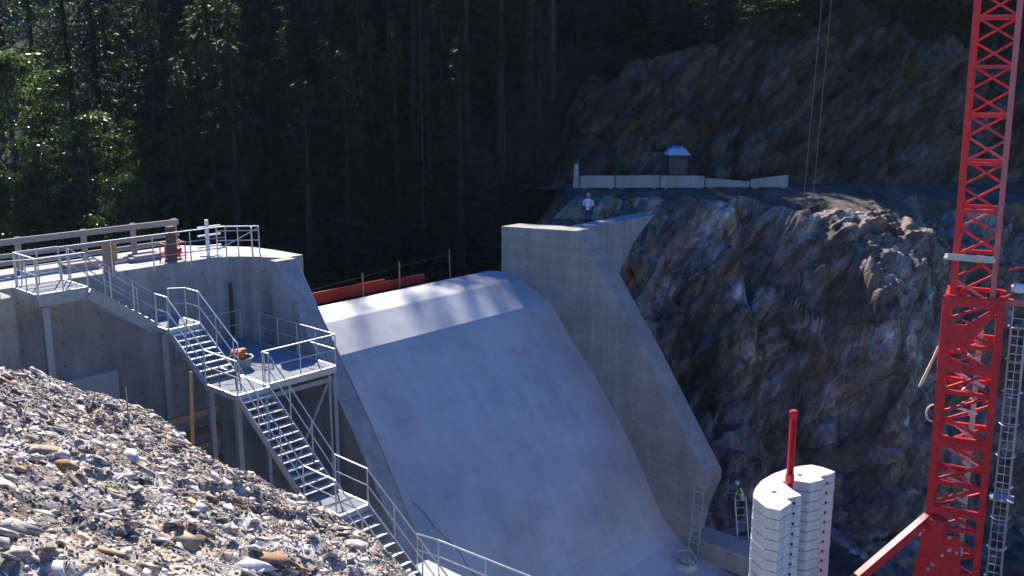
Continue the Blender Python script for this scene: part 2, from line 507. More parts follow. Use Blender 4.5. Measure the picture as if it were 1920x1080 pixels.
# bench and cut rock slope on the right bank
def bench_edge(x):
    return 55.6 + 1.3 * fbm(np.stack([x * .45, x * 0, x * 0], 1), 4, 61) - 3.4 * np.exp(-((x - 18.3) / 3.2) ** 2) + .5 * np.sin(x * .9) - .25 * np.clip(x - 22, 0, 30)
nx, ny = 400, 310
xs = np.linspace(-12, 40, nx); ts = np.linspace(0, 1, ny)
X, T = np.meshgrid(xs, ts, indexing='ij'); X = X.ravel(); T = T.ravel()
Y = 38.0 + T * 34.0
e = bench_edge(X)
dd = e - Y
lump = np.exp(-((X - 18.5) / 5) ** 4)
face = np.where(dd < 0, 0, np.where(dd < 1.2, .7 * dd, .84 + (dd - 1.2) * 1.25))
face = face * (1 - .62 * lump * (1 - sstep(3.8, 7.5, dd)))
Z = -7.05 - np.clip(face, 0, 13.6) - .35 * np.exp(-((dd - .2) / 2.5) ** 2)
P = np.stack([X, Y, Z], 1)
onface = sstep(-2.2, .8, dd) * (1 - .75 * sstep(13.0, 15.5, dd))
D = strata(P, 1.0, 4) * (.10 + .90 * onface) * (1 - .35 * lump) + .22 * lump * onface * strata(P * 2.1, 1.0, 140) + .9 * onface * fbm(P * .17, 2, 15)
# keep clear of the concrete at the left
uu = (X - ORG[0]) * AX[0] + (Y - ORG[1]) * AX[1]
D = np.where(uu < 4.5, D * np.clip((uu - .5) / 4.0, .1, 1), D)
P[:, 1] += -.72 * D; P[:, 2] += .62 * D
keep = uu > .35
vv_ = (P[:, 0] - ORG[0]) * DX[0] + (P[:, 1] - ORG[1]) * DX[1]
behind = (P[:, 0] > 1.6) & (P[:, 1] < 54) & (uu > .3) & (uu < 9) & (vv_ < 3.2 - (uu - 1.25) * .193)
fall = np.clip(3.2 - P[:, 0], 0, 20)
P[:, 2] -= .9 * np.clip(P[:, 1] - 61, 0, 20) * sstep(3.5, 1, P[:, 0])
P[:, 2] -= np.where(vv_ < -1, fall * 1.25 + .3 * fall * vnoise(P * .5, 19), 0)
keep = keep | (vv_ < -1.9)
P[:, 2] = np.where(behind, np.maximum(P[:, 2], -7.95 + .12 * vnoise(P * 1.3, 8)), P[:, 2])
F = grid_faces(nx, ny)
F = F[keep[F].all(1)]
o = struct(np_mesh('rock_slope', P, F, M['rock']))
o.data.materials.append(M['soil'])
fl = (dd[F].mean(1) < -.9 + .5 * vnoise(P[F[:, 0]] * 1.1, 70)) | (dd[F].mean(1) > 14.5)
o.data.polygons.foreach_set('material_index', fl.astype(np.int32))

# rock outcrop above the bench
nx, ny = 300, 130
xs = np.linspace(.5, 44, nx); ts = np.linspace(0, 1, ny)
X, T = np.meshgrid(xs, ts, indexing='ij'); X = X.ravel(); T = T.ravel()
top = .6 + 6.4 * sstep(1.5, 5.5, X) + 1.8 * sstep(5.5, 11, X) + 5.5 * sstep(13, 18.5, X) + .5 * fbm(np.stack([X * .6, X * 0, X * 0], 1), 4, 33)
Y = 63.2 + T * 7.5 + 6.0 * np.exp(-((X - .5) / 2.6) ** 2) * T + 1.2 * sstep(26, 40, X)
Z = -7.5 + top * (T ** .85)
P = np.stack([X, Y, Z], 1)
D = strata(P * .8, 1.15, 77) * (.25 + .75 * sstep(0, .12, T)) * (1 - .6 * sstep(.85, 1, T))
P[:, 1] += -.85 * D; P[:, 2] += .4 * D
F = grid_faces(nx, ny)
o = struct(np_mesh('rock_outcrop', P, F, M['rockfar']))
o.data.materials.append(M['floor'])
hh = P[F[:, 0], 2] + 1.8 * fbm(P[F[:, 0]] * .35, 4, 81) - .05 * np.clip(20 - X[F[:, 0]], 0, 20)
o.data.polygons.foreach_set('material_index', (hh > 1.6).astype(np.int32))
CROWNED = P[F[:, 0]][(hh > 1.7) & (X[F[:, 0]] > 9) & (X[F[:, 0]] < 36)]

# ------------------------------------------------------------------ spillway and its walls
PROF = [(-1.6, -9.75), (-.9, -9.52), (-.3, -9.44), (.2, -9.45), (.75, -9.50), (1.22, -9.57), (1.32, -9.60), (2.2, -10.03), (2.98, -10.42), (3.12, -10.54), (3.35, -10.80), (3.65, -11.17), (4.0, -11.62), (4.71, -12.40), (5.7, -13.45),
        (6.84, -14.82), (7.84, -16.2), (8.5, -17.3), (9.1, -18.35), (9.7, -19.15), (10.4, -19.75), (11.3, -20.2), (12.6, -20.45), (16, -20.55)]
SP_L, SP_R = -13.75, 0.0
spill = thing('spillway', W(-7, 4, -21), 'broad smooth grey concrete spillway chute between the two raking walls', 'spillway')
mb = MB()
pv = [p for p in PROF]
lo = [(16, -21.3), (-1.6, -21.3)]
prof = pv + lo
mb.prism([W(SP_L, v, z) for v, z in prof], [W(SP_R, v, z) for v, z in prof])
mb.build('chute', M['chute'], spill)

# right wall
TW = 1.25
rw = thing('spillway_wall', W(.6, 6, -20), 'tall grey board-marked concrete wall raking down the far side of the chute', 'wall')
pr = [(0, -21), (0, -7.25), (4.55, -6.98), (8.11, -11.62), (11.62, -16.6), (11.62, -17.05), (11.1, -18.4), (10.95, -19.3), (10.95, -21)]
MB().prism([W(.002, v, z) for v, z in pr], [W(TW, v, z) for v, z in pr]).build('wall_body', M['wall'], rw, bevel=.03)
MB().dam(-.05, TW, 11.0, 15.5, -20.4, -19.45).build('footing', M['wall'], rw, bevel=.02)

# return wall from the right wall into the rock
ww = thing('return_wall', W(2, 4, -16), 'bluish concrete return wall joining the far raking wall to the rock', 'wall')
rwp = [(TW + .003, -18), (TW + .003, -7.0), (8.6, -7.32), (7.0, -7.95), (6.1, -8.4), (4.7, -9.45), (3.4, -11.4), (2.8, -18)]
MB().prism([W(u, 3.3 - (u - TW) * .193, z) for u, z in rwp], [W(u, 4.3 - (u - TW) * .193, z) for u, z in rwp]).build('wall_body', M['abut'], ww, bevel=.03)

# left raking wall (pier)
UI, UO = -13.78, -14.62
lw = thing('spillway_wall', W(-14.2, 6, -20), 'nearer raking concrete wall of the chute beside the steel stairs', 'wall')
pr = [(2.55, -21), (2.55, -6.5), (2.95, -6.5), (4.56, -8.72), (6.93, -11.8), (9.08, -15.1), (9.7, -16.1), (9.7, -21)]
MB().prism([W(UO, v, z) for v, z in pr], [W(UI, v, z) for v, z in pr]).build('wall_body', M['abut'], lw, bevel=.02)
MB().tube([W(UI - .03, 3.0, -6.52), W(UI - .03, 4.56, -8.68), W(UI - .03, 6.93, -11.76), W(UI - .03, 9.08, -15.05)], .022, 5).build('lit_edge_line', M['galv'], lw)  # pale line added along the top edge as its sunlit highlight

# abutment with the curved downstream face
ab = thing('abutment', W(-18, 0, -15), 'big grey concrete abutment with a white sunlit top and a curved shaded face', 'dam abutment')
face = [(-23.2, .55), (-19.5, .55), (-18.0, .57), (-16.7, .61), (-15.9, .68), (-15.44, .80), (-14.95, 1.12), (-14.6, 1.6), (-14.3, 2.1), (-14.05, 2.55)]
back = [(-13.2, 2.55), (-13.3, 1.0), (-13.5, -.2), (-14.2, -1.2), (-15.2, -2.6), (-32, -2.6), (-32, .55)]
out = face + back
MB().prism([W(u, v, -20) for u, v in out], [W(u, v, -6.5) for u, v in out]).build('abutment_body', M['abut'], ab)
MB().dam(-32, -23.0, .553, 2.0, -20, -6.48).build('side_block', M['wall'], ab, bevel=.03)
MB().dam(-22.98, -19.6, .553, .95, -20, -9.7).build('footing', M['slab'], ab, bevel=.03)
MB().dam(-22.9, -22.5, .555, .72, -9.68, -6.8).build('pilaster', M['abut'], ab, bevel=.02)
pp = W(-15.35, 1.15, 0)
MB().tube([(pp[0], pp[1], -9.3), (pp[0], pp[1], -7.4)], .07, 8).add([], []).build('drain_pipe', M['dark'], ab)

# concrete ledge at the foot of the stairs
ld = MB(); ld.dam(-17.6, -16.1, 12.0, 22, -20.8, -13.95)
tag(ld.build('concrete_ledge', M['slab'], bevel=.04), 'sunlit concrete ledge under the lowest railing at the foot of the stairs', 'ledge')

# red boards and stakes behind the crest
rb = thing('red_board', W(-9.5, -1.9, -9.6), 'long red board lying behind the left half of the spillway crest', 'board')
mb = MB()
mb.dam(-14, -9.62, -2.0, -1.92, -9.7, -9.12); mb.dam(-9.6, -5.6, -2.0, -1.92, -9.7, -9.2); mb.dam(-5.58, -3.2, -2.0, -1.92, -9.7, -9.32)
mb.build('board_face', M['redboard'], rb)
for u in (-13.3, -12, -10.7, -9.3, -8, -6.4): MB().dam(u, u + .1, -2.12, -2.003, -9.7, -9.4).build('back_batten', M['timberdark'], rb)
for i, (px, lab) in enumerate(((672, 'thin wooden stake rising behind the left end of the red board'), (769, 'thin wooden stake behind the crest just right of the red board'),
                              (826, 'taller wooden stake behind the middle right of the crest'), (910, 'thin dark stake behind the crest nearest the far raking wall'))):
    u = (-11.6, -7.0, -4.9, -1.7)[i]
    h = (.95, 1.05, 1.25, 1.4)[i]
    p = Vector(W(u, -1.75, -9.75))
    q = p + Vector((random.uniform(-.04, .04), 0, h))
    tag(MB().beam(p, q, .05, .05).build('stake', M['timber']), lab, 'stake')
p0 = [W(u, -1.75, z) for u, z in ((-11.6, -9.0), (-9.4, -8.98), (-7.0, -8.85), (-4.9, -8.7), (-1.7, -8.55))]
tag(MB().tube(p0, .012, 5).build('string_line', M['rope']), 'thin dark line strung between the stakes behind the crest', 'line')

# ------------------------------------------------------------------ stairs
st = thing('metal_staircase', W(-18.5, 8, -14), 'galvanised steel staircase zigzagging down beside the chute with landings and railings', 'staircase')
UL, UR = -19.02, -17.93

def rail(parent, base, h=1.05, step=1.25, mid=(.53,), r=.024, name='handrail', mat='galv', ends=True):
    """handrail with one or more rails following base points; posts are sub-parts"""
    base = [Vector(b) for b in base]
    up = Vector((0, 0, 1))
    mb = MB()
    mb.tube([b + up * h for b in base], r, 6)
    for m_ in mid: mb.tube([b + up * h * m_ for b in base], r * .75, 5)
    hr = mb.build(name, M[mat], parent)
    pts = []
    for a, b in zip(base[:-1], base[1:]):
        L = (b - a).length; k = max(1, round(L / step))
        for i in range(k): pts.append(a.lerp(b, i / k))
    pts.append(base[-1])
    for p in pts:
        MB().tube([p - up * .12, p + up * h], r * .9, 6).build('post', M[mat], hr)
    return hr

def flight(v0, z0, v1, z1, n, u0=UL, u1=UR):
    s = MB()
    fl = None
    for u in (u0, u1):
        mb = MB(); mb.beam(W(u, v0 - .05, z0 - .06), W(u, v1 + .05, z1 - .06), .045, .2)
        o = mb.build('stringer', M['galv'], fl if fl else st)
        if fl is None:
            fl = o; o.name = 'stair_flight'; ORIG[o.name] = ORIG[st.name]
    for i in range(n):
        t = (i + .5) / n
        v = v0 + (v1 - v0) * t; z = z0 + (z1 - z0) * (i + 1) / (n + 1)
        mb = MB(); mb.dam(u0 + .025, u1 - .025, v - .02, v + .10, z - .022, z)
        mb.dam(u0 + .025, u1 - .025, v - .09, v - .06, z - .022, z)
        mb.dam(u0 + .025, u1 - .025, v + .10, v + .115, z - .035, z + .004)
        mb.build('tread', M['grate'], fl)
    return fl

flight(3.42, -8.0, 5.40, -9.3, 8)
flight(7.17, -9.33, 10.22, -11.7, 13)
flight(11.66, -11.73, 14.9, -13.9, 11)
# upper flight running along the abutment
mb = MB()
for v in (1.55, 2.68):
    mb.beam(W(-21.1, v, -6.58), W(-18.98, v, -8.16), .09, .36)
uf = mb.build('stair_flight', M['frame'], st)
for i in range(9):
    t = (i + .5) / 9
    u = -21.05 + 2.0 * t; z = -6.4 - 1.6 * (i + 1) / 10
    MB().dam(u - .12, u + .12, 1.6, 2.63, z - .03, z).build('tread', M['grate'], uf)
def deck(u0, u1, v0, v1, z, name='landing_deck', th=.16, em='galv'):
    o = MB().dam(u0, u1, v0, v1, z - .035, z).build(name, M['deck'], st)
    mb = MB()
    w = .06
    mb.dam(u0, u1, v1 + .003, v1 + w, z - th, z + .02); mb.dam(u0, u1, v0 - w, v0 - .003, z - th, z + .02)
    mb.dam(u0 - w, u0 - .003, v0, v1, z - th, z + .02); mb.dam(u1 + .003, u1 + w, v0, v1, z - th, z + .02)
    mb.build('edge_frame', M[em], o)
    return o
deck(-22.6, -21.15, 1.0, 2.62, -6.4, 'walkway_deck', .36, 'frame')
deck(UL, UR, 1.6, 3.38, -8.0)
deck(UL, UR, 5.43, 7.12, -9.33)
deck(UR + .13, -15.25, 1.6, 6.85, -9.33, 'platform_deck', .2)
deck(UL, UR, 10.25, 11.62, -11.73)
# railings
rail(st, [W(-24.6, 2.0, -6.46), W(-23.4, 2.0, -6.45), W(-22.6, 2.66, -6.4), W(-21.1, 2.66, -6.4), W(-19.02, 2.68, -8.0)], step=.9)
rail(st, [W(-19.02, 2.7, -8.0), W(UL, 3.42, -8.0), W(UL, 5.40, -9.3)])
rail(st, [W(-21.1, 1.52, -6.4), W(-19.02, 1.52, -8.0)])
rail(st, [W(-18.35, 2.3, -8.0), W(UR, 2.6, -8.0), W(UR, 3.42, -8.0), W(UR, 5.30, -9.2), W(UR, 5.55, -9.33)])
rail(st, [W(UL, 5.43, -9.33), W(UL, 7.17, -9.33), W(UL, 10.22, -11.7), W(UL, 11.64, -11.73), W(UL, 14.9, -13.9)], step=1.4)
rail(st, [W(-17.95, 6.88, -9.33), W(-15.22, 6.88, -9.33)], step=1.3)
rail(st, [W(-15.2, 6.85, -9.33), W(-15.2, 4.8, -9.33), W(-15.2, 2.6, -9.33)], step=1.1)
rail(st, [W(-17.9, 1.75, -9.33), W(-15.4, 1.75, -9.33)], step=.8)
rail(st, [W(-17.93, 6.95, -9.33), W(UR, 7.17, -9.33), W(UR, 10.22, -11.7), W(UR, 11.64, -11.73), W(UR, 14.9, -13.9)], step=1.5)
rail(st, [W(-22.55, 1.05, -6.4), W(-22.55, 2.6, -6.4)], step=.8)
rail(st, [W(-22.5, 1.02, -6.4), W(-21.2, 1.02, -6.4)], step=.7)
# legs
for (u, v, z1, z0, w) in ((-22.3, 2.3, -6.85, -16, .2), (-18.98, 2.95, -8.2, -15, .2), (-19.0, 5.6, -9.5, -16, .16), (-18.9, 6.9, -9.5, -16, .16), (-17.95, 6.95, -9.5, -18, .12),
                          (-15.25, 6.78, -9.5, -18, .13), (-15.45, 6.78, -9.5, -18, .09), (-18.0, 10.3, -11.9, -19, .12), (-19.0, 11.5, -11.9, -19, .12)):
    MB().dam(u - w / 2, u + w / 2, v - w / 2, v + w / 2, z0, z1).build('support_column', M['frame'], st)
MB().beam(W(-15.4, 6.75, -9.7), W(-16.9, 6.75, -12.3), .08, .08).build('diagonal_brace', M['frame'], st)
MB().beam(W(-17.9, 6.75, -9.75), W(-15.3, 6.75, -9.75), .1, .16).build('cross_beam', M['frame'], st)

# lowest railing on the ledge
gr = thing('guardrail', W(-16.4, 14, -13.95), 'thin steel guardrail on the sunlit ledge at the bottom edge of the picture', 'railing')
rail(gr, [W(-16.85, 12.4, -13.8), W(-16.5, 12.9, -13.95), W(-16.3, 16.4, -13.95), W(-16.3, 20, -13.95)], step=1.7, name='rail')
gr2 = None

# timber shoring below the stairs
sh = thing('timber_shoring', W(-20, 5.2, -15), 'dark brown timber beams stacked under the stairs behind the steel columns', 'shoring')
for k, z in enumerate((-10.55, -11.1, -11.65, -12.2, -12.8)):
    MB().beam(W(-23.0, 4.7, z - .05), W(-18.2, 4.6 + .1 * (k % 2), z + .04), .14, .2).build('beam', M['timberdark' if k % 2 else 'timber'], sh)
for u in (-22.2, -20.4):
    MB().dam(u, u + .14, 4.45, 4.58, -15, -10.2).build('upright', M['timberdark'], sh)
p = onY(357, 840, 26.6); q = onY(358, 697, 26.7)
tag(MB().beam((p[0], p[1], p[2] - 1.5), q, .07, .07).build('timber_post', M['timber']), 'tall thin brown timber post beside the steel columns under the landing', 'post')

# orange coils in a tub on the platform
tb = thing('plastic_tub', W(-17.4, 4.6, -9.33), 'grey tub filled with orange gear on the shaded platform', 'tub')
c = W(-17.35, 4.75, -9.33)
MB().lathe([(.30, 0), (.38, .34), (.40, .36), (.36, .35), (.33, .2)], c, 18).build('tub_body', M['frame'], tb, smooth=False)
mb = MB()
for i in range(16):
    a = random.uniform(0, 6.28); r_ = random.uniform(.0, .24)
    mb.lathe([(.02, -.09), (.10, -.05), (.12, .02), (.09, .08), (.02, .1)], (c[0] + r_ * math.cos(a), c[1] + r_ * math.sin(a), c[2] + .4 + random.uniform(0, .16)), 7)
mb.build('orange_gear', M['orange'], tb)

# ------------------------------------------------------------------ on top of the abutment
tg = thing('guardrail', W(-18, .8, -6.5), 'white steel guardrail along the front edge of the sunlit abutment top', 'railing')
rail(tg, [W(-22.3, .85, -6.5), W(-18, .85, -6.5), W(-15.3, .95, -6.5)], h=1.1, mid=(.33, .66), step=1.25, name='rail')
tf = thing('timber_fence', W(-20, -1.9, -6.5), 'weathered timber fence of horizontal beams along the back of the abutment top', 'fence')
for k, z in enumerate((-5.5, -5.95, -6.2)):
    MB().beam(W(-32, -1.9 + .02 * k, z + .02), W(-15.5, -1.9 + .02 * k, z), .09, (.2, .14, .12)[k]).build('rail', M['timbergrey'], tf)
for u in (-31, -28.5, -26, -23.4, -21.2, -19, -17.2, -15.6):
    MB().dam(u - .09, u + .09, -2.06, -1.98, -6.5, -5.38).build('post', M['timbergrey'], tf)
def post_at(px, name, mat, label, z0, z1, w, v):
    # find u so the post projects to px
    best = min(np.linspace(-28, -13, 1501), key=lambda u: abs(proj_x(W(u, v, (z0 + z1) / 2)) - px))
    return tag(MB().dam(best - w / 2, best + w / 2, v - w / 2, v + w / 2, z0, z1).build(name, M[mat], bevel=.01), label, 'post')
def proj_x(P):
    d = P[1] * CP - P[2] * SP
    return 960 + FP * P[0] / d
yp = post_at(203, 'timber_post', 'timber', 'thick brown and yellow timber post on the left of the abutment top', -6.5, -5.5, .28, .25)
uy = min(np.linspace(-28, -13, 1501), key=lambda u: abs(proj_x(W(u, .25, -6)) - 210))
MB().dam(uy - .02, uy + .1, .395, .415, -6.2, -5.6).build('yellow_board', M['timberyellow'], yp)
post_at(321, 'timber_post', 'timberdark', 'thick dark timber post in the middle of the abutment top', -6.5, -5.3, .26, .1)
wp = thing('survey_post', W(-15.6, .3, -6.5), 'tall white post with short cross arms at the abutment corner', 'post')
c = Vector(W(-15.6, .25, -6.5))
a_ = Vector((AX[0], AX[1], 0))
MB().beam(c, c + Vector((0, 0, 1.3)), .1, .1).build('upright', M['white'], wp)
for z in (.35, .75, 1.05):
    MB().beam(c + a_ * -.35 + Vector((0, -.06, z)), c + a_ * .55 + Vector((0, -.06, z)), .05, .06).build('cross_arm', M['white'], wp)
MB().box(c + Vector((0, 0, .02)), (.5, .4, .06)).build('base_plate', M['white'], wp)
# red pump
rp = thing('red_pump', W(-16.6, -.2, -6.5), 'small red pump in a tube frame behind the railing on the abutment', 'pump')
c = Vector(W(-16.7, -.3, -6.5)); d_ = Vector((DX[0], DX[1], 0)); zz = Vector((0, 0, 1))
mb = MB()
for s1 in (-.5, .5):
    mb.tube([c + a_ * s1 - d_ * .25, c + a_ * s1 - d_ * .25 + zz * .75, c + a_ * s1 + d_ * .25 + zz * .75, c + a_ * s1 + d_ * .25], .03, 6)
for s2 in (-.25, .25):
    for z in (.1, .75): mb.tube([c - a_ * .5 + d_ * s2 + zz * z, c + a_ * .5 + d_ * s2 + zz * z], .03, 6)
mb.build('tube_frame', M['red'], rp)
MB().box(c + zz * .36 - a_ * .15, (.4, .34, .4), (a_, d_, zz)).build('motor', M['redpale'], rp, bevel=.05)
MB().lathe([(.05, -.16), (.17, -.12), (.17, .12), (.05, .16)], c + a_ * .28 + zz * .35, 12).build('pump_head', M['red'], rp)
# guard frame at the corner
gf = thing('guard_frame', W(-14.6, .3, -6.5), 'grey tubular guard frame with a diagonal at the right end of the abutment top', 'railing')
A, B_ = Vector(W(-15.2, .2, -6.5)), Vector(W(-14.1, 1.2, -6.5))
hr = rail(gf, [A, B_], h=1.0, mid=(.5, .85), step=.75, name='rail')
MB().tube([A + zz * .15, B_ + zz * .95], .02, 5).build('diagonal', M['galv'], gf)
MB().tube([B_ + a_ * -.3 + d_ * .0, B_ + a_ * -.3 + zz * 1.0], .03, 6).build('end_post', M['galv'], gf)
for (px, z, w, lab) in ((150, .25, .55, 'pale sheet pile lying left of the yellow timber post'), (268, .2, .5, 'low heap of pale boards between the two thick timber posts')):
    best = min(np.linspace(-28, -13, 1501), key=lambda u: abs(proj_x(W(u, -.8, -6.4)) - px))
    mb = MB()
    for k in range(4):
        mb.dam(best - w + random.uniform(-.1, .1), best + w + random.uniform(-.1, .1), -1.1 + random.uniform(-.05, .05), -.5, -6.5 + k * z / 4 + .002, -6.5 + (k + 1) * z / 4)
    tag(mb.build('board_stack', M['timbergrey']), lab, 'boards')

# ------------------------------------------------------------------ bench: barriers, hut, people
bx = [(1088, 1152, 325, 349, 60.0), (1154, 1236, 326, 349, 60.0), (1238, 1320, 327, 350, 60.0), (1322, 1405, 330, 350, 60.2), (1407, 1477, 326, 348, 60.2)]
labs = ['leftmost pale barrier panel of the row on the bench, brownish', 'second barrier panel from the left on the bench', 'middle barrier panel of the row, under the pale hut roof',
        'sagging barrier panel right of the middle one on the bench', 'rightmost barrier panel of the row, tilted up at its right end']
for i, ((x0, x1, y0, y1, Yb), lab) in enumerate(zip(bx, labs)):
    p, q = Vector(onY(x0, y1, Yb)), Vector(onY(x1, y1, Yb + .1 * (i % 2)))
    p.z = q.z = -7.02 + .0
    h = .78 if i < 3 else .62
    root = thing('barrier_panel', (p + q) / 2, lab, 'barrier', 'pale barrier panels along the bench')
    L = (q - p).length; d = (q - p).normalized(); s = Vector((d.y, -d.x, 0))
    sl = (0, .015, -.01, -.22, .26)[i]
    dn = Vector((d.x, d.y, 0))
    def quad(t0, t1, z0, z1, y0_, y1_):
        mb = MB()
        b = [p + d * (t * L) + s * y for t, y in ((t0, y0_), (t1, y0_), (t1, y1_), (t0, y1_))]
        lo_ = [v + Vector((0, 0, z0)) for v in b]
        hi_ = [v + Vector((0, 0, z1 + sl * (t - (0 if i != 4 else .3)) * 1.0)) for v, t in zip(b, (t0, t1, t1, t0))]
        return mb.hexa(lo_, hi_)
    quad(0, 1, .06, h, -.05, .05).build('panel', M['barrier'], root, bevel=.015)
    for t in (.12, .88):
        mb = MB(); mb.box(p + d * (t * L) + Vector((0, 0, .03)), (.16, .6, .06), (d, s, zz)); mb.build('foot', M['barrier'], root)

hp = Vector(onY(1268, 340, 62.2)); hp.z = -7.05
ht = thing('site_cabin', hp, 'small dark site cabin with a pale blue roof behind the barrier row', 'cabin')
MB().box(hp + Vector((0, 0, .95)), (1.15, 1.1, 1.9)).build('cabin_body', M['hutgreen'], ht, bevel=.03)
MB().box(hp + Vector((.05, -.565, .85)), (.62, .03, 1.5)).build('door', M['dark'], ht)
MB().hexa([hp + Vector(v) for v in ((-.72, -.7, 1.9), (.72, -.7, 1.9), (.72, .7, 1.9), (-.72, .7, 1.9))],
          [hp + Vector(v) for v in ((-.45, -.1, 2.25), (.5, -.1, 2.25), (.5, .5, 2.25), (-.45, .5, 2.25))]).build('roof', M['tarp'], ht)
MB().hexa([hp + Vector(v) for v in ((-.42, .0, 2.253), (.45, .0, 2.253), (.45, .5, 2.253), (-.42, .5, 2.253))],
          [hp + Vector(v) for v in ((-.3, .1, 2.38), (.35, .1, 2.38), (.35, .4, 2.38), (-.3, .4, 2.38))]).build('roof_cap', M['tarpblue'], ht)
sp_ = Vector(onY(1081, 330, 60.5)); sp_.z = -7.05
tag(MB().hexa([sp_ + Vector(v) for v in ((-.22, -.1, 0), (.22, -.1, 0), (.22, .1, 0), (-.22, .1, 0))],
              [sp_ + Vector(v) for v in ((-.14, -.05, 1.45), (.08, -.05, 1.5), (.08, .08, 1.5), (-.14, .08, 1.45))]).build('stone_slab', M['barrier'], bevel=.04),
    'upright grey slab standing at the left end of the barrier row', 'slab')

def person(root_loc, label, joints, rad, edges, shirt, head, facing, helmet=None, heightcut=None):
    root = thing('person', root_loc, label, 'person')
    me = bpy.data.meshes.new('body')
    me.from_pydata([tuple(j) for j in joints], edges, [])
    o = link('body', me, M['trouser'], root)
    sk = o.modifiers.new('skin', 'SKIN'); sk.use_smooth_shade = True
    for i, r_ in enumerate(rad):
        me.skin_vertices[0].data[i].radius = (r_, r_ * .85)
    me.skin_vertices[0].data[0].use_root = True
    sb = o.modifiers.new('sub', 'SUBSURF'); sb.levels = 1; sb.render_levels = 2
    return root

def make_person(loc, yaw, label, shirtmat, helmetmat, lean=0.0, arms='down'):
    """one skinned body, clothes as fitted shells over torso, head with face and helmet"""
    root = thing('person', loc, label, 'person')
    root.rotation_euler = (0, 0, yaw)
    ORIG[root.name] = (0, 0, 0)
    la = lambda y, z: (y + lean * max(0, z - .9), z - .35 * lean * lean * max(0, z - .9))
    def J(x, y, z):
        yy, z2 = la(y, z); return (x, yy, z2)
    armz = {'down': [(.2, 0, 1.40), (.25, .02, 1.12), (.25, .12, .88), (.25, .16, .80)],
            'reach': [(.2, 0, 1.40), (.24, .22, 1.20), (.20, .46, 1.18), (.20, .55, 1.18)]}[arms]
    j = [J(0, 0, .95), J(0, 0, 1.15), J(0, .0, 1.38), J(0, .01, 1.50), J(0, .03, 1.62)]
    rad = [.15, .135, .15, .06, .07]
    e = [(0, 1), (1, 2), (2, 3), (3, 4)]
    for s in (-1, 1):
        b = len(j)
        j += [J(s * .10, 0, .88), J(s * .11, .03, .50), J(s * .11, -.02, .09), J(s * .12, .14, .04)]
        rad += [.105, .07, .05, .045]
        e += [(0, b), (b, b + 1), (b + 1, b + 2), (b + 2, b + 3)]
        b = len(j)
        j += [J(s * x, y, z) for x, y, z in armz]
        rad += [.07, .05, .038, .035]
        e += [(2, b), (b, b + 1), (b + 1, b + 2), (b + 2, b + 3)]
        # five short fingers
        for k in range(5):
            f = len(j); x, y, z = armz[3]
            dx = (k - 2) * .02
            dz = -.07 + .006 * abs(k - 2) if arms == 'down' else -.01
            dy = .01 if arms == 'down' else .07
            if k == 4: dx, dz, dy = -.045, dz * .5, dy * .5 + .02
            j.append(J(s * x + dx, y + dy, z + dz)); rad.append(.011); e.append((b + 3, f))
    me = bpy.data.meshes.new('body'); me.from_pydata(j, e, [])
    o = link('body', me, M['trouser'], root)
    o.modifiers.new('skin', 'SKIN').use_smooth_shade = True
    if not me.skin_vertices: 
        bpy.context.view_layer.objects.active = o
    if me.skin_vertices:
        for i, r_ in enumerate(rad): me.skin_vertices[0].data[i].radius = (r_, r_)
        me.skin_vertices[0].data[0].use_root = True
    sb = o.modifiers.new('sub', 'SUBSURF'); sb.levels = 1; sb.render_levels = 1
    # head
    hy, hz = la(.03, 1.66)
    mb = MB(); mb.lathe([(.03, -.13), (.06, -.11), (.075, -.05), (.083, .02), (.075, .08), (.04, .12), (.01, .13)], (0, hy, hz), 14)
    mb.add([(-.014, hy + .075, hz - .03), (.014, hy + .075, hz - .03), (0, hy + .078, hz + .02), (0, hy + .105, hz - .03)], [(0, 1, 3), (1, 2, 3), (2, 0, 3)])
    for s in (-1, 1): mb.lathe([(.004, -.03), (.014, -.01), (.014, .02), (.004, .035)], (s * .086, hy, hz - .01), 6)
    hd = mb.build('head', M['skin'], root, smooth=True)
    mb = MB()
    for s in (-1, 1): mb.lathe([(.003, -.008), (.009, 0), (.003, .008)], (s * .03, hy + .077, hz + .015), 6)
    mb.box((0, hy + .073, hz - .065), (.045, .012, .01)); mb.build('face_marks', M['dark'], hd)
    if helmetmat:
        MB().lathe([(.12, .045), (.125, .055), (.105, .06), (.1, .1), (.07, .145), (.02, .162)], (0, hy + .01, hz), 16).build('helmet', M[helmetmat], root, smooth=True)
    # shirt or vest: rings fitted round the torso
    rings = [(.175, .13, .92), (.17, .13, 1.05), (.185, .14, 1.25), (.195, .145, 1.38), (.15, .11, 1.46), (.075, .075, 1.5)]
    vs = []; n = 16
    for rx, ry, z in rings:
        yy, z2 = la(0, z)
        vs += [(rx * math.cos(2 * math.pi * k / n), yy + ry * math.sin(2 * math.pi * k / n), z2) for k in range(n)]
    fs = [(i * n + k, i * n + (k + 1) % n, (i + 1) * n + (k + 1) % n, (i + 1) * n + k) for i in range(len(rings) - 1) for k in range(n)]
    sv = MB().add(vs, fs)
    for s in (-1, 1):
        sv.tube([J(s * .17, 0, 1.42), J(s * armz[1][0], armz[1][1], armz[1][2])], [.078, .062], 9)
    sv.build('shirt', M[shirtmat], root, smooth=True)
    return root

pl = Vector(onY(1103, 398, 50.2)); pl.z = -7.86
make_person(pl, R(160), 'person in a white top standing beyond the return wall below the barriers', 'shirtwhite', None)
pw = Vector(onY(1391, 972, 42.3))
make_person(pw, R(70), 'person in a green high visibility vest and white helmet above a ladder', 'hivis', 'white', .35, 'reach')

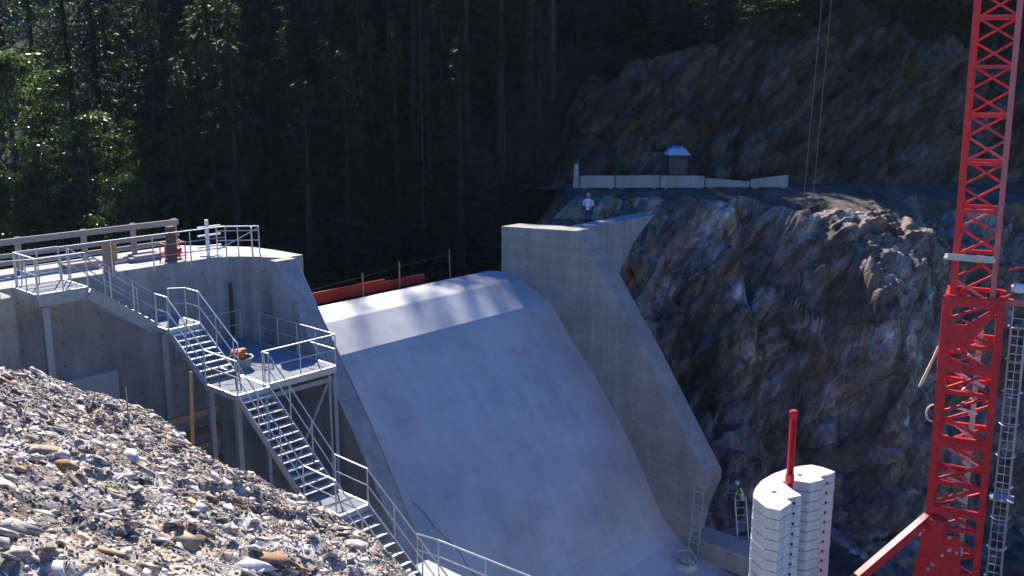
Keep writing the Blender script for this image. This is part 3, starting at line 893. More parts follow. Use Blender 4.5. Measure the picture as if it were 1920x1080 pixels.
# ------------------------------------------------------------------ ladders, tub of rubble by the toe
def ladder(name, p, q, w, side, label, n):
    p, q, side = Vector(p), Vector(q), Vector(side).normalized()
    root = thing(name, p, label, 'ladder')
    for s in (-.5, .5): MB().beam(p + side * (s * w), q + side * (s * w), .045, .06).build('rail', M['alu'], root)
    for i in range(n):
        c = p.lerp(q, (i + .6) / n)
        MB().beam(c - side * (w / 2), c + side * (w / 2), .035, .035).build('rung', M['alu'], root)
    return root
ladder('ladder', W(-.42, 11.4, -20.22), W(-.16, 11.42, -17.15), .45, (DX[0], DX[1], 0), 'aluminium ladder leaning on the foot of the far raking wall', 11)
ladder('ladder', onY(1395, 1045, 41.0), onY(1388, 932, 41.6), .5, (1, .1, 0), 'short ladder below the worker in the green vest', 8)
c = Vector(onY(1285, 1072, 38.2))
tb = thing('skip_tub', c, 'round tub of pale rubble standing at the toe of the chute by the ladder', 'tub')
MB().lathe([(.42, 0), (.52, .25), (.5, .45), (.54, .47), (.46, .5), (.4, .38)], c, 18).build('tub_body', M['bag'], tb)
mb = MB()
for i in range(26):
    a = random.uniform(0, 6.28); r_ = random.uniform(0, .4); s = random.uniform(.05, .13)
    ax = Matrix.Rotation(random.uniform(0, 3), 3, Vector((random.random(), random.random(), random.random() + .1)))
    mb.box(c + Vector((r_ * math.cos(a), r_ * math.sin(a), .46 + random.uniform(0, .12))), (s * 1.6, s, s * .7), tuple(ax.col))
mb.build('rubble', M['bag'], tb)
MB().tube([c + Vector((-.5, 0, .45)), c + Vector((-.35, 0, .95)), c + Vector((.2, 0, 1.0)), c + Vector((.5, 0, .45))], .02, 6).build('handle', M['alu'], tb)

# ------------------------------------------------------------------ counterweight blocks round a red post
ZT = -13.55
poly_px = [(103, 610), (103, 585), (115, 555), (150, 512), (220, 470), (300, 442), (380, 424), (450, 416), (520, 432), (592, 458), (560, 474), (500, 487), (522, 506), (442, 526), (345, 512),
           (268, 518), (330, 550), (345, 570), (392, 600), (300, 620), (332, 642), (262, 690), (180, 672)]
poly = [onz(1380 + x / 3.175, 740 + y / 3.175, ZT) for x, y in poly_px]
# square up the near left end of the slab (seen edge on)
cx = sum(p[0] for p in poly) / len(poly); cy = sum(p[1] for p in poly) / len(poly)
names = ['topmost white', 'second from the top', 'third from the top', 'fourth from the top', 'fifth from the top', 'sixth from the top', 'seventh from the top', 'eighth from the top', 'ninth from the top', 'tenth from the top', 'second lowest', 'lowest']
HB = .36
for k in range(12):
    z1 = ZT - k * HB; z0 = z1 - HB + .022
    lab = ('topmost white C-shaped counterweight slab with two lifting holes' if k == 0 else '%s counterweight slab in the white stack round the red post' % names[k])
    root = thing('counterweight_slab', (cx, cy, z0), lab, 'counterweight', 'white counterweight slabs stacked round the red post')
    sc = 1.0
    jit = (random.uniform(-.006, .006), random.uniform(-.006, .006))
    bt = [(x + jit[0], y + jit[1], z0) for x, y, _ in poly]; tp = [(x + jit[0], y + jit[1], z1) for x, y, _ in poly]
    MB().prism(bt, tp).build('slab_body', M['precast'], root, bevel=.012)
    if k == 0:
        for x, y in ((228, 580), (380, 478)):
            h = onz(1380 + x / 3.175, 740 + y / 3.175, ZT)
            MB().lathe([(.085, 0), (.085, .006)], (h[0], h[1], ZT + .002), 12).build('lifting_hole', M['dark'], root)
    # spacer dowels in the notches
    for x, y in ((345, 612), (540, 492)):
        h = onz(1380 + x / 3.175, 740 + y / 3.175, ZT)
        MB().lathe([(.036, 0), (.036, .08)], (h[0] + .02, h[1] - .02, z0 + .1), 8).build('dowel', M['dark'], root)
pp = onz(1480, 908, ZT)
rp.scale = (.75, .75, .75)
rp = thing('red_post', (pp[0], pp[1], -17), 'slim red steel post standing up out of the white counterweight stack', 'post')
c = Vector((pp[0], pp[1], 0))
mb = MB()
for sx in (-.075, .075): mb.box((c.x + sx, c.y, (-17 - 11.05) / 2), (.05, .15, 17 - 11.05))
mb.box((c.x, c.y + .04, (-17 - 11.05) / 2), (.1, .03, 17 - 11.05))
mb.build('shaft', M['red'], rp)
MB().lathe([(.1, -.28), (.145, -.24), (.145, -.02), (.11, .03), (.03, .04)], (c.x, c.y, -10.98), 14).build('head', M['red'], rp)
MB().lathe([(.12, 0), (.15, .05), (.15, .3), (.1, .36)], (c.x, c.y, -13.5), 12).build('collar', M['red'], rp)

# ------------------------------------------------------------------ tower crane
cb = Vector(onY(1795, 930, 32.0))
PHI = R(-27)
ct, sn = math.cos(PHI), math.sin(PHI)
TILT = -.012
cr = thing('tower_crane', (cb.x, cb.y, -18.5), 'red lattice tower crane mast with a caged ladder at the right edge', 'crane')
def K(x, y, z):
    """crane frame: x along the wide visible face, y away from the viewer, z world height"""
    dz = z - cb.z
    return Vector((cb.x + x * ct - y * sn + TILT * dz, cb.y + x * sn + y * ct, z))
def bar(name, p, q, w, mat, parent, h=None):
    return MB().beam(p, q, w, h or w, (ct, sn, 0) if abs((q - p).normalized().z) > .98 else (0, 0, 1)).build(name, M[mat], parent)
def mast(z0, z1, w, chord, brace, ox, oy, pitch, kind, lace=True):
    nsec = max(1, round((z1 - z0) / pitch))
    h = (z1 - z0) / nsec
    cs = [(-w / 2, -w / 2), (w / 2, -w / 2), (w / 2, w / 2), (-w / 2, w / 2)]
    for s in range(nsec):
        a, b = z0 + s * h, z0 + (s + 1) * h
        root = None
        for i, (x, y) in enumerate(cs):
            o = bar('corner_post', K(x + ox, y + oy, a), K(x + ox, y + oy, b), chord, 'redpale' if (kind == 'inner' and i == 1) else 'red', root or cr)  # near inner post is paler: sunlight on it put into the colour
            if root is None:
                root = o; o.name = kind + '_mast_section'; ORIG[o.name] = ORIG[cr.name]
        for i in range(4):
            (x0, y0), (x1, y1) = cs[i], cs[(i + 1) % 4]
            k = 2
            for m_ in range(k):
                za, zb = a + m_ * h / k, a + (m_ + 1) * h / k
                if (m_ + i + s) % 2: (xa, ya), (xb, yb) = (x0, y0), (x1, y1)
                else: (xa, ya), (xb, yb) = (x1, y1), (x0, y0)
                bar('diagonal', K(xa + ox, ya + oy, za), K(xb + ox, yb + oy, zb), brace, 'redpale' if (s * 7 + i * 3 + m_ * 5) % 9 == 0 else 'red', root)  # scattered paler bars: faded paint, with glints put into the colour
            bar('cross_bar', K(x0 + ox, y0 + oy, b - .02), K(x1 + ox, y1 + oy, b - .02), brace * 1.5, 'red', root)
mast(-7.4, 4.6, 1.2, .16, .075, -.08, .1, 1.5, 'inner')
mast(-18.4, -7.2, 1.6, .22, .09, 0, 0, 1.6, 'outer')
# head frame of the outer mast: plates
hf = MB()
for x in (-.8, .8): hf.beam(K(x, -.86, -7.3), K(x, -.86, -9.6), .26, .05, (0, 1, 0))
for z, t in ((-7.35, .3), (-9.55, .34)): hf.beam(K(-.9, -.885, z), K(.9, -.885, z), .05, t)
hf.add([K(-.9, -.85, -8.1), K(-.2, -.85, -8.1), K(.55, -.85, -7.5), K(.75, -.85, -7.5), K(-.1, -.85, -8.9), K(-.9, -.85, -8.9)] +
       [K(-.9, -.8, -8.1), K(-.2, -.8, -8.1), K(.55, -.8, -7.5), K(.75, -.8, -7.5), K(-.1, -.8, -8.9), K(-.9, -.8, -8.9)],
       [(0, 1, 4, 5), (1, 2, 3, 4), (6, 7, 10, 11), (7, 8, 9, 10), (0, 1, 7, 6), (1, 2, 8, 7), (2, 3, 9, 8), (3, 4, 10, 9), (4, 5, 11, 10), (5, 0, 6, 11)])
hf.build('head_frame', M['red'], cr)
for z in (-12.2, -14.6):
    MB().beam(K(-.88, -.89, z), K(.88, -.89, z), .05, .26).build('collar_plate', M['red'], cr)
# internal hydraulics, hoses and struts seen through the lattice
mb = MB(); mb.tube([K(.25, 0, -16.5), K(.25, 0, -8.3)], .09, 8); mb.build('hydraulic_ram', M['cream'], cr)
for i in range(18):
    z = -8.2 - i * .45
    x0, x1 = random.uniform(-.6, .0), random.uniform(.1, .65)
    MB().beam(K(x0, random.uniform(-.5, .4), z), K(x1, random.uniform(-.5, .4), z + random.uniform(-.5, .5)), .05, .05).build('inner_brace', M['redpale'], cr)
for i in range(12):
    z = -8.6 - i * .62
    MB().beam(K(random.uniform(-.5, .1), -.3, z), K(random.uniform(.2, .6), -.2, z - random.uniform(.1, .5)), .035, .09).build('ram_strut', M['white'], cr)
for s in (0, .16, .3): MB().beam(K(-.95 - s * .3, -.5, -9.0 - s), K(-1.35 - s * .3, -.6, -10.3 - s * .5), .07, .07).build('spare_bar', M['cream'], cr)
# service platform on the inner mast
mb = MB(); mb.box(K(-.25, -.55, -5.95), (1.5, .9, .06), ((ct, sn, 0), (-sn, ct, 0), (0, 0, 1)))
mb.box(K(-.2, -1.0, -5.85), (1.35, .04, .16), ((ct, sn, 0), (-sn, ct, 0), (0, 0, 1)))
mb.build('service_platform', M['galv'], cr)
# jib base cross beam at the right
mb = MB(); mb.beam(K(.7, -.2, -7.35), K(3.2, -.1, -7.3), .18, .2); mb.build('side_beam', M['redpale'], cr)
mb = MB(); mb.beam(K(.9, -.2, -6.3), K(3.2, .3, -5.6), .06, .06); mb.beam(K(.9, -.2, -7.2), K(2.6, -.2, -5.9), .06, .06); mb.build('side_brace', M['red'], cr)
MB().lathe([(.05, 0), (.22, .05), (.24, .2), (.15, .3)], K(1.25, -.3, -7.0), 10).build('lamp_box', M['white'], cr)
# caged ladder
lx = 1.35
ld_ = None
for s in (-.2, .2):
    o = bar('ladder_rail', K(lx + s, .0, -18.5), K(lx + s, .0, -7.5), .04, 'alu', ld_ or cr)
    if ld_ is None: ld_ = o; o.name = 'caged_ladder'; ORIG[o.name] = ORIG[cr.name]
for i in range(36):
    z = -18.4 + i * .3
    bar('rung', K(lx - .2, 0, z), K(lx + .2, 0, z), .025, 'alu', ld_)
for i in range(10):
    z = -18.0 + i * 1.1
    pts = [K(lx - .2 + .0, 0, z)] + [K(lx + .33 * math.cos(a), -.05 - .62 * math.sin(a) * .9, z) for a in np.linspace(math.pi * .85, math.pi * .1, 7)] + [K(lx + .2, 0, z)]
    MB().tube(pts, .022, 5).build('cage_hoop', M['alu'], ld_)
mb = MB()
for a in (.25, .5, .75):
    a *= math.pi
    mb.tube([K(lx + .33 * math.cos(a), -.05 - .56 * math.sin(a), -18), K(lx + .33 * math.cos(a), -.05 - .56 * math.sin(a), -8.1)], .012, 4)
mb.build('cage_strip', M['alu'], ld_)
MB().box(K(lx, -.1, -14.1), (.75, .6, .05), ((ct, sn, 0), (-sn, ct, 0), (0, 0, 1))).build('rest_platform', M['galv'], cr)
# foot: slewing joint and outrigger strut
j0 = K(-.85, -.95, -15.0)
MB().lathe([(.12, -.3), (.34, -.24), (.34, .24), (.12, .3)], K(-.55, -.95, -15.1), 14).build('pivot_drum', M['red'], cr)
end = Vector(onY(1560, 1125, 30.5))
MB().beam(K(-.8, -.95, -14.9), end, .26, .3).build('outrigger_strut', M['red'], cr)
mb = MB()
mb.hexa([K(-1.3, -1.0, -18.3), K(.5, -1.0, -18.3), K(.5, -.85, -18.3), K(-1.3, -.85, -18.3)], [K(-.95, -1.0, -15.4), K(.2, -1.0, -15.4), K(.2, -.85, -15.4), K(-.95, -.85, -15.4)])
mb.build('foot_plate', M['red'], cr)
for i in range(9):
    p = K(random.uniform(-1.1, .3), -1.04, random.uniform(-17.2, -15.2))
    MB().lathe([(.06, -.05), (.06, .05)], p, 7).build('bolt', M['galv'], cr)
MB().tube([K(-.95, -.3, -11.4) + Vector((-.25 * math.cos(t), 0, .3 * math.sin(t))) for t in np.linspace(-1.5, 1.5, 8)], .035, 6).build('lifting_loop', M['cream'], cr)

# hoist ropes
for px, lab in ((1506, 'left of the pair of hoist ropes hanging before the dark rock'), (1523, 'right of the pair of hoist ropes hanging before the dark rock'),
                (795, 'single thin rope hanging before the dark forest left of centre')):
    Yd = 47.0 if px > 1000 else 52
    p = Vector(onY(px, 385 if px > 1000 else 430, Yd)); q = Vector((p.x + (.35 if px > 1000 else 0), p.y, 6))
    tag(MB().tube([p, q], .02 if px > 1000 else .009, 5).build('hoist_rope', M['hoist'] if px > 1000 else M['rope']), lab, 'rope')

# ------------------------------------------------------------------ foreground mound
ridge_px = [(-120, 690), (0, 694), (62, 699), (100, 712), (128, 740), (205, 750), (290, 782), (330, 820), (400, 862), (480, 902), (560, 932), (612, 960), (662, 998), (688, 1050), (708, 1100), (755, 1200)]
def onplane(px, py):
    r = ray(px, py); t = -4.44 / (r[2] + .359 * r[0] + .30 * r[1])
    return (r[0] * t, r[1] * t)
RG = np.array([onplane(*q) for q in ridge_px])
def ridge_s(x, y):
    """signed plan distance beyond the ridge line (positive on the far side)"""
    best = np.full(x.shape, 1e9); sg = np.zeros(x.shape)
    for a, b in zip(RG[:-1], RG[1:]):
        d = b - a; L = np.hypot(*d)
        t = np.clip(((x - a[0]) * d[0] + (y - a[1]) * d[1]) / L ** 2, 0, 1)
        qx, qy = a[0] + t * d[0], a[1] + t * d[1]
        ds = np.hypot(x - qx, y - qy)
        s = np.sign((x - a[0]) * -d[1] + (y - a[1]) * d[0])
        m = ds < best
        best = np.where(m, ds, best); sg = np.where(m, s, sg)
    return best * sg
def mound_z(x, y, fine=True):
    s = ridge_s(x, y)
    z = -.359 * x - .30 * y - 4.44
    sp = np.clip(s + .25, 0, None)
    z = z - np.where(sp < 1.2, .38 * sp ** 2, .38 * 1.44 + (sp - 1.2) * .95)
    P = np.stack([x, y, np.zeros_like(x)], 1)
    z = z + .13 * fbm(P * .9, 4, 40) + .06 * fbm(P * 2.1, 3, 47) + (.05 * fbm(P * 4.2, 4, 44) if fine else 0)
    return np.maximum(z, -14.5 + .1 * vnoise(P, 3))
nx, ny = 420, 420
gx, gy = np.meshgrid(np.linspace(-22, 3, nx), np.linspace(3, 29, ny), indexing='ij')
x, y = gx.ravel(), gy.ravel()
z = mound_z(x, y)
u_, v_ = UV((x, y))
cut = (u_ > -19.3) & (v_ > 6.5)
F = grid_faces(nx, ny); F = F[~cut[F].any(1)]
struct(np_mesh('gravel_mound', np.stack([x, y, z], 1), F, M['mound'], smooth=True))

def hull_rock(seed, n=13):
    import bmesh
    r_ = random.Random(seed)
    bm = bmesh.new()
    for i in range(n):
        v = Vector((r_.gauss(0, 1), r_.gauss(0, 1), r_.gauss(0, 1)))
        v = v / max(abs(v.x), abs(v.y), abs(v.z)) * .85
        v = Vector((v.x * 1.0, v.y * .72, v.z * r_.uniform(.2, .4))) * r_.uniform(.72, 1.15)
        bm.verts.new(v)
    bmesh.ops.convex_hull(bm, input=bm.verts)
    for v in [v for v in bm.verts if not v.link_faces]: bm.verts.remove(v)
    bmesh.ops.triangulate(bm, faces=bm.faces)
    bmesh.ops.recalc_face_normals(bm, faces=bm.faces)
    bm.verts.index_update()
    V = np.array([v.co[:] for v in bm.verts]); F = np.array([[v.index for v in f.verts] for f in bm.faces])
    bm.free(); return V, F
ROCKS = [hull_rock(i, 8 + i % 4) for i in range(10)]
PAL = np.array([(.40, .38, .36), (.30, .28, .27), (.48, .46, .44), (.22, .205, .20), (.42, .35, .27), (.33, .20, .11), (.12, .105, .10), (.54, .52, .50)])
PW = np.array([.25, .21, .14, .14, .11, .04, .06, .05])

def scatter(n, smin, smax, name, smooth=False, lift=.25):
    # sample in the part of the mound the camera can look at
    xs = rng.uniform(-15, 1.5, n * 3); ys = rng.uniform(5.5, 25, n * 3)
    sx = xs / ys
    m = (sx > -.62) & (sx < .05) & (ridge_s(xs, ys) < .9) & (rng.uniform(0, 1, n * 3) < np.clip((ys / 17), .25, 1))
    xs, ys = xs[m][:n], ys[m][:n]
    zs = mound_z(xs, ys)
    n = len(xs)
    sz = smin * (smax / smin) ** (rng.uniform(0, 1, n) ** 1.7)
    VV, FF, TT = [], [], []; off = 0
    kind = rng.integers(0, len(ROCKS), n)
    yaw = rng.uniform(0, 6.283, n); tl = rng.normal(0, .32, (n, 2))
    col = PAL[rng.choice(len(PAL), n, p=PW)] * rng.uniform(.8, 1.15, (n, 1))
    nrm = np.array([.359, .30, 1.0])
    for k, (rv, rf) in enumerate(ROCKS):
        id_ = np.where(kind == k)[0]
        if not len(id_): continue
        p = rv[None] * sz[id_, None, None]
        c, s = np.cos(yaw[id_])[:, None], np.sin(yaw[id_])[:, None]
        px, py, pz = p[..., 0] * c - p[..., 1] * s, p[..., 0] * s + p[..., 1] * c, p[..., 2]
        pz = pz + px * (tl[id_, 0:1] - .359) + py * (tl[id_, 1:2] - .30)
        q = np.stack([px + xs[id_, None], py + ys[id_, None], pz + zs[id_, None] + lift * sz[id_, None] * .6], -1)
        m_ = len(id_); nv = len(rv)
        VV.append(q.reshape(-1, 3))
        FF.append((rf[None] + (np.arange(m_) * nv)[:, None, None] + off).reshape(-1, 3))
        TT.append(np.repeat(np.concatenate([col[id_], np.ones((m_, 1))], 1), nv, 0))
        off += m_ * nv
    return struct(np_mesh(name, np.concatenate(VV), np.concatenate(FF), M['stone'], tint=np.concatenate(TT)), 'stuff')
PAL = PAL * 1.42 * np.array([1.06, 1.0, .90])
scatter(60000, .011, .055, 'fine_gravel')
scatter(3900, .045, .21, 'loose_rubble')

# single large stones one can point at
big = [(102, 850, .50, (.40, .30, .19), 'broad tan boulder on the left part of the mound'),
       (372, 888, .30, (.17, .085, .045), 'rust brown rock halfway along the mound below the ridge'),
       (350, 1008, .34, (.42, .33, .20), 'yellowish tan rock with a dark face low on the mound'),
       (232, 826, .24, (.11, .11, .115), 'dark grey rock beside a pale slab in the upper mound'),
       (522, 1052, .42, (.30, .17, .09), 'long brown shard lying near the bottom centre of the mound'),
       (478, 1052, .40, (.62, .60, .57), 'white flat slab near the bottom edge of the mound'),
       (110, 805, .34, (.46, .43, .40), 'pale flat rock near the upper left of the mound'),
       (310, 918, .26, (.60, .58, .54), 'small white flat stone in the middle of the mound'),
       (330, 842, .30, (.16, .10, .07), 'dark brown rock just under the mound ridge'),
       (30, 990, .42, (.36, .31, .28), 'wide grey slab at the left edge low on the mound'),
       (290, 1000, .19, (.07, .075, .09), 'small blue black stone left of the yellowish rock'),
       (130, 875, .32, (.34, .19, .09), 'flat orange brown rock below the broad tan boulder'),
       (470, 930, .24, (.52, .50, .46), 'pale stone near the ridge right of the middle'),
       (668, 1020, .34, (.46, .40, .32), 'beige rock at the right tip of the mound beside the stairs'),
       (250, 870, .38, (.56, .55, .54), 'white streaked slab in the centre of the mound'),
       (215, 1040, .30, (.38, .27, .15), 'ochre rock low on the mound right of the grey slab'),
       (60, 1050, .34, (.55, .52, .48), 'pale slab in the bottom left corner of the mound')]
for i, (px, py, s, c, lab) in enumerate(big):
    x, y = onplane(px, py)
    z = float(mound_z(np.array([x]), np.array([y]))[0])
    V, F = hull_rock(100 + i, 11)
    V = V * s * np.array([.85, .85, .95])
    a = random.uniform(-.5, .5)
    c_, s_ = math.cos(a), math.sin(a)
    V = np.stack([V[:, 0] * c_ - V[:, 1] * s_, V[:, 0] * s_ + V[:, 1] * c_, V[:, 2]], 1)
    V[:, 2] += -.359 * .7 * V[:, 0] - .30 * .5 * V[:, 1]
    o = np_mesh('boulder', V, F, M['stone'], tint=np.repeat([[*c, 1]], len(V), 0))
    o.location = (x, y, z + s * .08)
    tag(o, lab, 'rock')
p = Vector(onY(238, 755, 21.0)); 
tag(MB().beam(p - Vector((0, 0, .4)), Vector(onY(236, 726, 21.0)), .025, .025).build('stake', M['timber']), 'small thin stake poking up from the mound ridge', 'stake')
x, y = onplane(440, 1060)
pts = []
for px, py in ((330, 1030), (390, 1048), (430, 1062), (470, 1078), (520, 1100)):
    x, y = onplane(px, py); pts.append((x, y, float(mound_z(np.array([x]), np.array([y]))[0]) + .1))
tag(MB().tube(pts, .012, 5).build('cable', M['white']), 'thin pale cable lying on the gravel near the bottom edge', 'cable')

# cable lying on the chute
def chute_z(v):
    for (a, za), (b, zb) in zip(PROF[:-1], PROF[1:]):
        if a <= v <= b: return za + (zb - za) * (v - a) / (b - a)
    return PROF[-1][1]
pts = [W(-12.2 + .25 * i + .08 * math.sin(i * 2.1), 7.0 + .32 * i, chute_z(7.0 + .32 * i) + .03) for i in range(8)]
cb_ = thing('cable', pts[0], 'thin dark cable with a small weight lying on the lower left of the chute', 'cable')
MB().tube(pts, .011, 5).build('cable_line', M['rope'], cb_)
MB().lathe([(.03, 0), (.09, .03), (.09, .12), (.03, .16)], pts[-1], 8).build('weight', M['dark'], cb_)

# ------------------------------------------------------------------ trees
def leaf_quads(C, T_, B_, l, w):
    C, T_, B_ = np.asarray(C), np.asarray(T_), np.asarray(B_)
    T_ = T_ / (np.linalg.norm(T_, axis=1, keepdims=True) + 1e-9)
    B_ = B_ - (B_ * T_).sum(1, keepdims=True) * T_
    B_ = B_ / (np.linalg.norm(B_, axis=1, keepdims=True) + 1e-9)
    l = np.asarray(l).reshape(-1, 1) / 2; w = np.asarray(w).reshape(-1, 1) / 2
    V = np.stack([C - T_ * l, C + B_ * w, C + T_ * l, C - B_ * w], 1).reshape(-1, 3)
    return V, np.arange(len(V)).reshape(-1, 4)

def conifer(h, r, bare, seed, dens=1.0):
    g = np.random.default_rng(seed)
    tb = MB()
    tb.tube([(0, 0, -.6), (.06, .03, h * .35), (-.05, .05, h * .7), (0, 0, h)], [.26 * h / 18, .2 * h / 18, .11 * h / 18, .02], 8)
    C, T_, B_, l, w = [], [], [], [], []
    z = bare * h
    # dead stubs below the crown
    for i in range(int(bare * 40)):
        zz_ = g.uniform(.12, max(.15, bare)) * h; a = g.uniform(0, 6.28); L = g.uniform(.4, 1.6)
        tb.tube([(0, 0, zz_), (L * math.cos(a), L * math.sin(a), zz_ - .25 * L)], [.025, .008], 4, False)
    while z < h - .3:
        t = (z - bare * h) / (h - bare * h)
        nb = g.integers(4, 7)
        for b in range(nb):
            a = g.uniform(0, 6.283); L = r * (1 - t) ** .75 * g.uniform(.55, 1.12) + .25
            if g.uniform() < .1: continue
            up = g.uniform(-.05, .25); dr = g.uniform(.25, .5)
            k = max(3, int(L / .16 * dens))
            s = g.uniform(.12, 1, k)
            s.sort()
            rad = s * L
            zc = z + up * rad - dr * rad * s
            side = g.normal(0, .12, k) * L * .6 * (1.15 - s)
            ca, sa = math.cos(a), math.sin(a)
            cc = np.stack([ca * rad - sa * side, sa * rad + ca * side, zc + g.normal(0, .05, k)], 1)
            dirn = np.stack([ca * np.ones(k) - sa * np.sign(side) * .8, sa * np.ones(k) + ca * np.sign(side) * .8, g.normal(-.45, .25, k)], 1)
            C.append(cc); T_.append(dirn); B_.append(np.stack([-sa * np.ones(k), ca * np.ones(k), g.normal(0, .5, k)], 1))
            l.append(g.uniform(.28, .55, k)); w.append(g.uniform(.08, .16, k))
            # droopy curtains
            C.append(cc - np.array([0, 0, .14])); T_.append(np.stack([g.normal(0, .25, k), g.normal(0, .25, k), -np.ones(k)], 1))
            B_.append(g.normal(0, 1, (k, 3))); l.append(g.uniform(.2, .42, k)); w.append(g.uniform(.06, .13, k))
            if L > 1.0:
                tb.tube([(0, 0, z), (ca * L * .8, sa * L * .8, z + up * L * .8 - dr * L * .64)], [.03, .006], 4, False)
        z += g.uniform(.26, .48) * (.7 + .6 * (1 - t))
    return tb, leaf_quads(np.concatenate(C), np.concatenate(T_), np.concatenate(B_), np.concatenate(l), np.concatenate(w))

def broadleaf(h, r, seed, nclump=80, per=150, low=.25, leaf=.17):
    g = np.random.default_rng(seed)
    tb = MB()
    tb.tube([(0, 0, -.5), (.1, 0, h * .3), (.0, .12, h * .6), (.1, .0, h * .9)], [.2 * h / 12, .15 * h / 12, .1 * h / 12, .03], 7)
    C = []; T_ = []; B_ = []
    for i in range(nclump):
        z = g.uniform(low, 1.0)
        env = math.sin(math.pi * min(1, (z - low) / (1.02 - low)) ** .8) * .85 + .15
        a = g.uniform(0, 6.283); rr = r * env * math.sqrt(g.uniform(.1, 1.0)) * g.uniform(.8, 1.15)
        c = np.array([rr * math.cos(a), rr * math.sin(a), z * h])
        if rr > .5 * r * env and i % 2 == 0:
            tb.tube([(0, 0, max(.15 * h, c[2] - rr * .8)), tuple(c * np.array([.55, .55, 1]) - np.array([0, 0, .25 * rr])), tuple(c)], [.06 * h / 12, .035, .01], 5, False)
        n = int(per * g.uniform(.5, 1.3)); cr_ = g.uniform(.25, .6) * r / 3
        q = g.normal(0, 1, (n, 3)) * np.array([cr_, cr_, cr_ * .5]) * .6
        C.append(c + q)
        o = np.stack([q[:, 0], q[:, 1], -.35 * np.ones(n)], 1) + g.normal(0, .5, (n, 3)) + c * np.array([.15, .15, 0])
        T_.append(o); B_.append(g.normal(0, 1, (n, 3)) + np.array([0, 0, .0]))
    C = np.concatenate(C); n = len(C)
    return tb, leaf_quads(C, np.concatenate(T_), np.concatenate(B_), g.uniform(leaf * .7, leaf * 1.5, n), g.uniform(leaf * .4, leaf * .8, n))

PROTO = {}
def proto(key, tb, lv, lm, bm_):
    """keeps the two meshes of one tree kind; every tree in the wood is an object of its own that shares them"""
    o = tb.build('trunk', bm_); c = np_mesh('crown', lv[0], lv[1], lm)
    PROTO[key] = (o.data, c.data)
    bpy.data.objects.remove(o); bpy.data.objects.remove(c)
for k in range(3): proto(('con', k), *conifer(19, 3.5 + .4 * k, .02, 20 + k, 1.0), M['needle'], M['bark'])
for k in range(2): proto(('tall', k), *conifer(24, 3.0, .42 + .14 * k, 30 + k, 1.3), M['needle'], M['barkgrey'])
for k in range(3): proto(('leaf', k), *broadleaf(11.5, 3.7, 40 + k, 105, 130, .12, .19), M['leaf'], M['barkgrey'])
proto(('bush', 0), *broadleaf(3.2, 1.5, 50, 40, 110, .08, .13), M['leaf'], M['bark'])
proto(('bush', 1), *broadleaf(2.4, 1.4, 51, 34, 110, .05, .12), M['needle'], M['bark'])
NAMEOF = {'con': 'conifer', 'tall': 'tall_conifer', 'leaf': 'broadleaf_tree', 'bush': 'shrub'}
DEFLAB = {'con': ('dark drooping conifer standing in the shaded forest behind the dam', 'dark conifers in the forest behind the dam'),
          'tall': ('tall conifer with a long bare trunk in the shaded forest', 'bare-trunked conifers in the shaded forest'),
          'leaf': ('bushy broadleaf tree growing in the dark forest behind the dam', 'broadleaf trees in the dark forest'),
          'bush': ('low leafy shrub on the dark slope under the forest trees', 'shrubs on the dark forest slope')}
def tree(key, x, y, sc, yaw, label=None, sz=1.0, zoff=0.0, z=None):
    k = key[0]
    z = float(hill_z(np.array([x]), np.array([y]))[0]) - .15 + zoff if z is None else z
    # the trees right behind the crest are lower, so that the sun reaches the crest over them
    ax_ = x + .306 * (y - 44)
    H = {'con': 19, 'tall': 24, 'leaf': 11.5, 'bush': 3}[k] * sc * sz
    if -10 < ax_ < 3 and y < 90:
        lim = -9.5 + (y - 44) / SUNH * SUNT + random.uniform(-1.4, 1.4) - z
        sz *= min(1, lim / H)
    elif 3 <= ax_ < 9.5 and y < 90:
        sz *= max(.3, min(1, (-14.5 + (y - 32) / SUNH * SUNT * .98 - z) / H))
    elif 15.5 < ax_ < 26 and y < 92:
        lim = -8.5 + (y - 51) / SUNH * SUNT - 1 - z
        sz *= max(.25, min(1, lim / H))
    lab, grp = DEFLAB[k]
    root = thing(NAMEOF[k], (x, y, z), label or lab, 'shrub' if k == 'bush' else 'tree', None if label else grp)
    root.rotation_euler = (0, 0, yaw); root.scale = (sc, sc, sc * sz)
    tm, cm = PROTO[key]
    for nm, me in (('trunk', tm), ('crown', cm)):
        o = bpy.data.objects.new(nm, me); COL.objects.link(o); o.parent = root
    return root
def at(px, Y):
    return (px - 960) / FP * Y * 1.0 / (CP + .1 * SP), Y
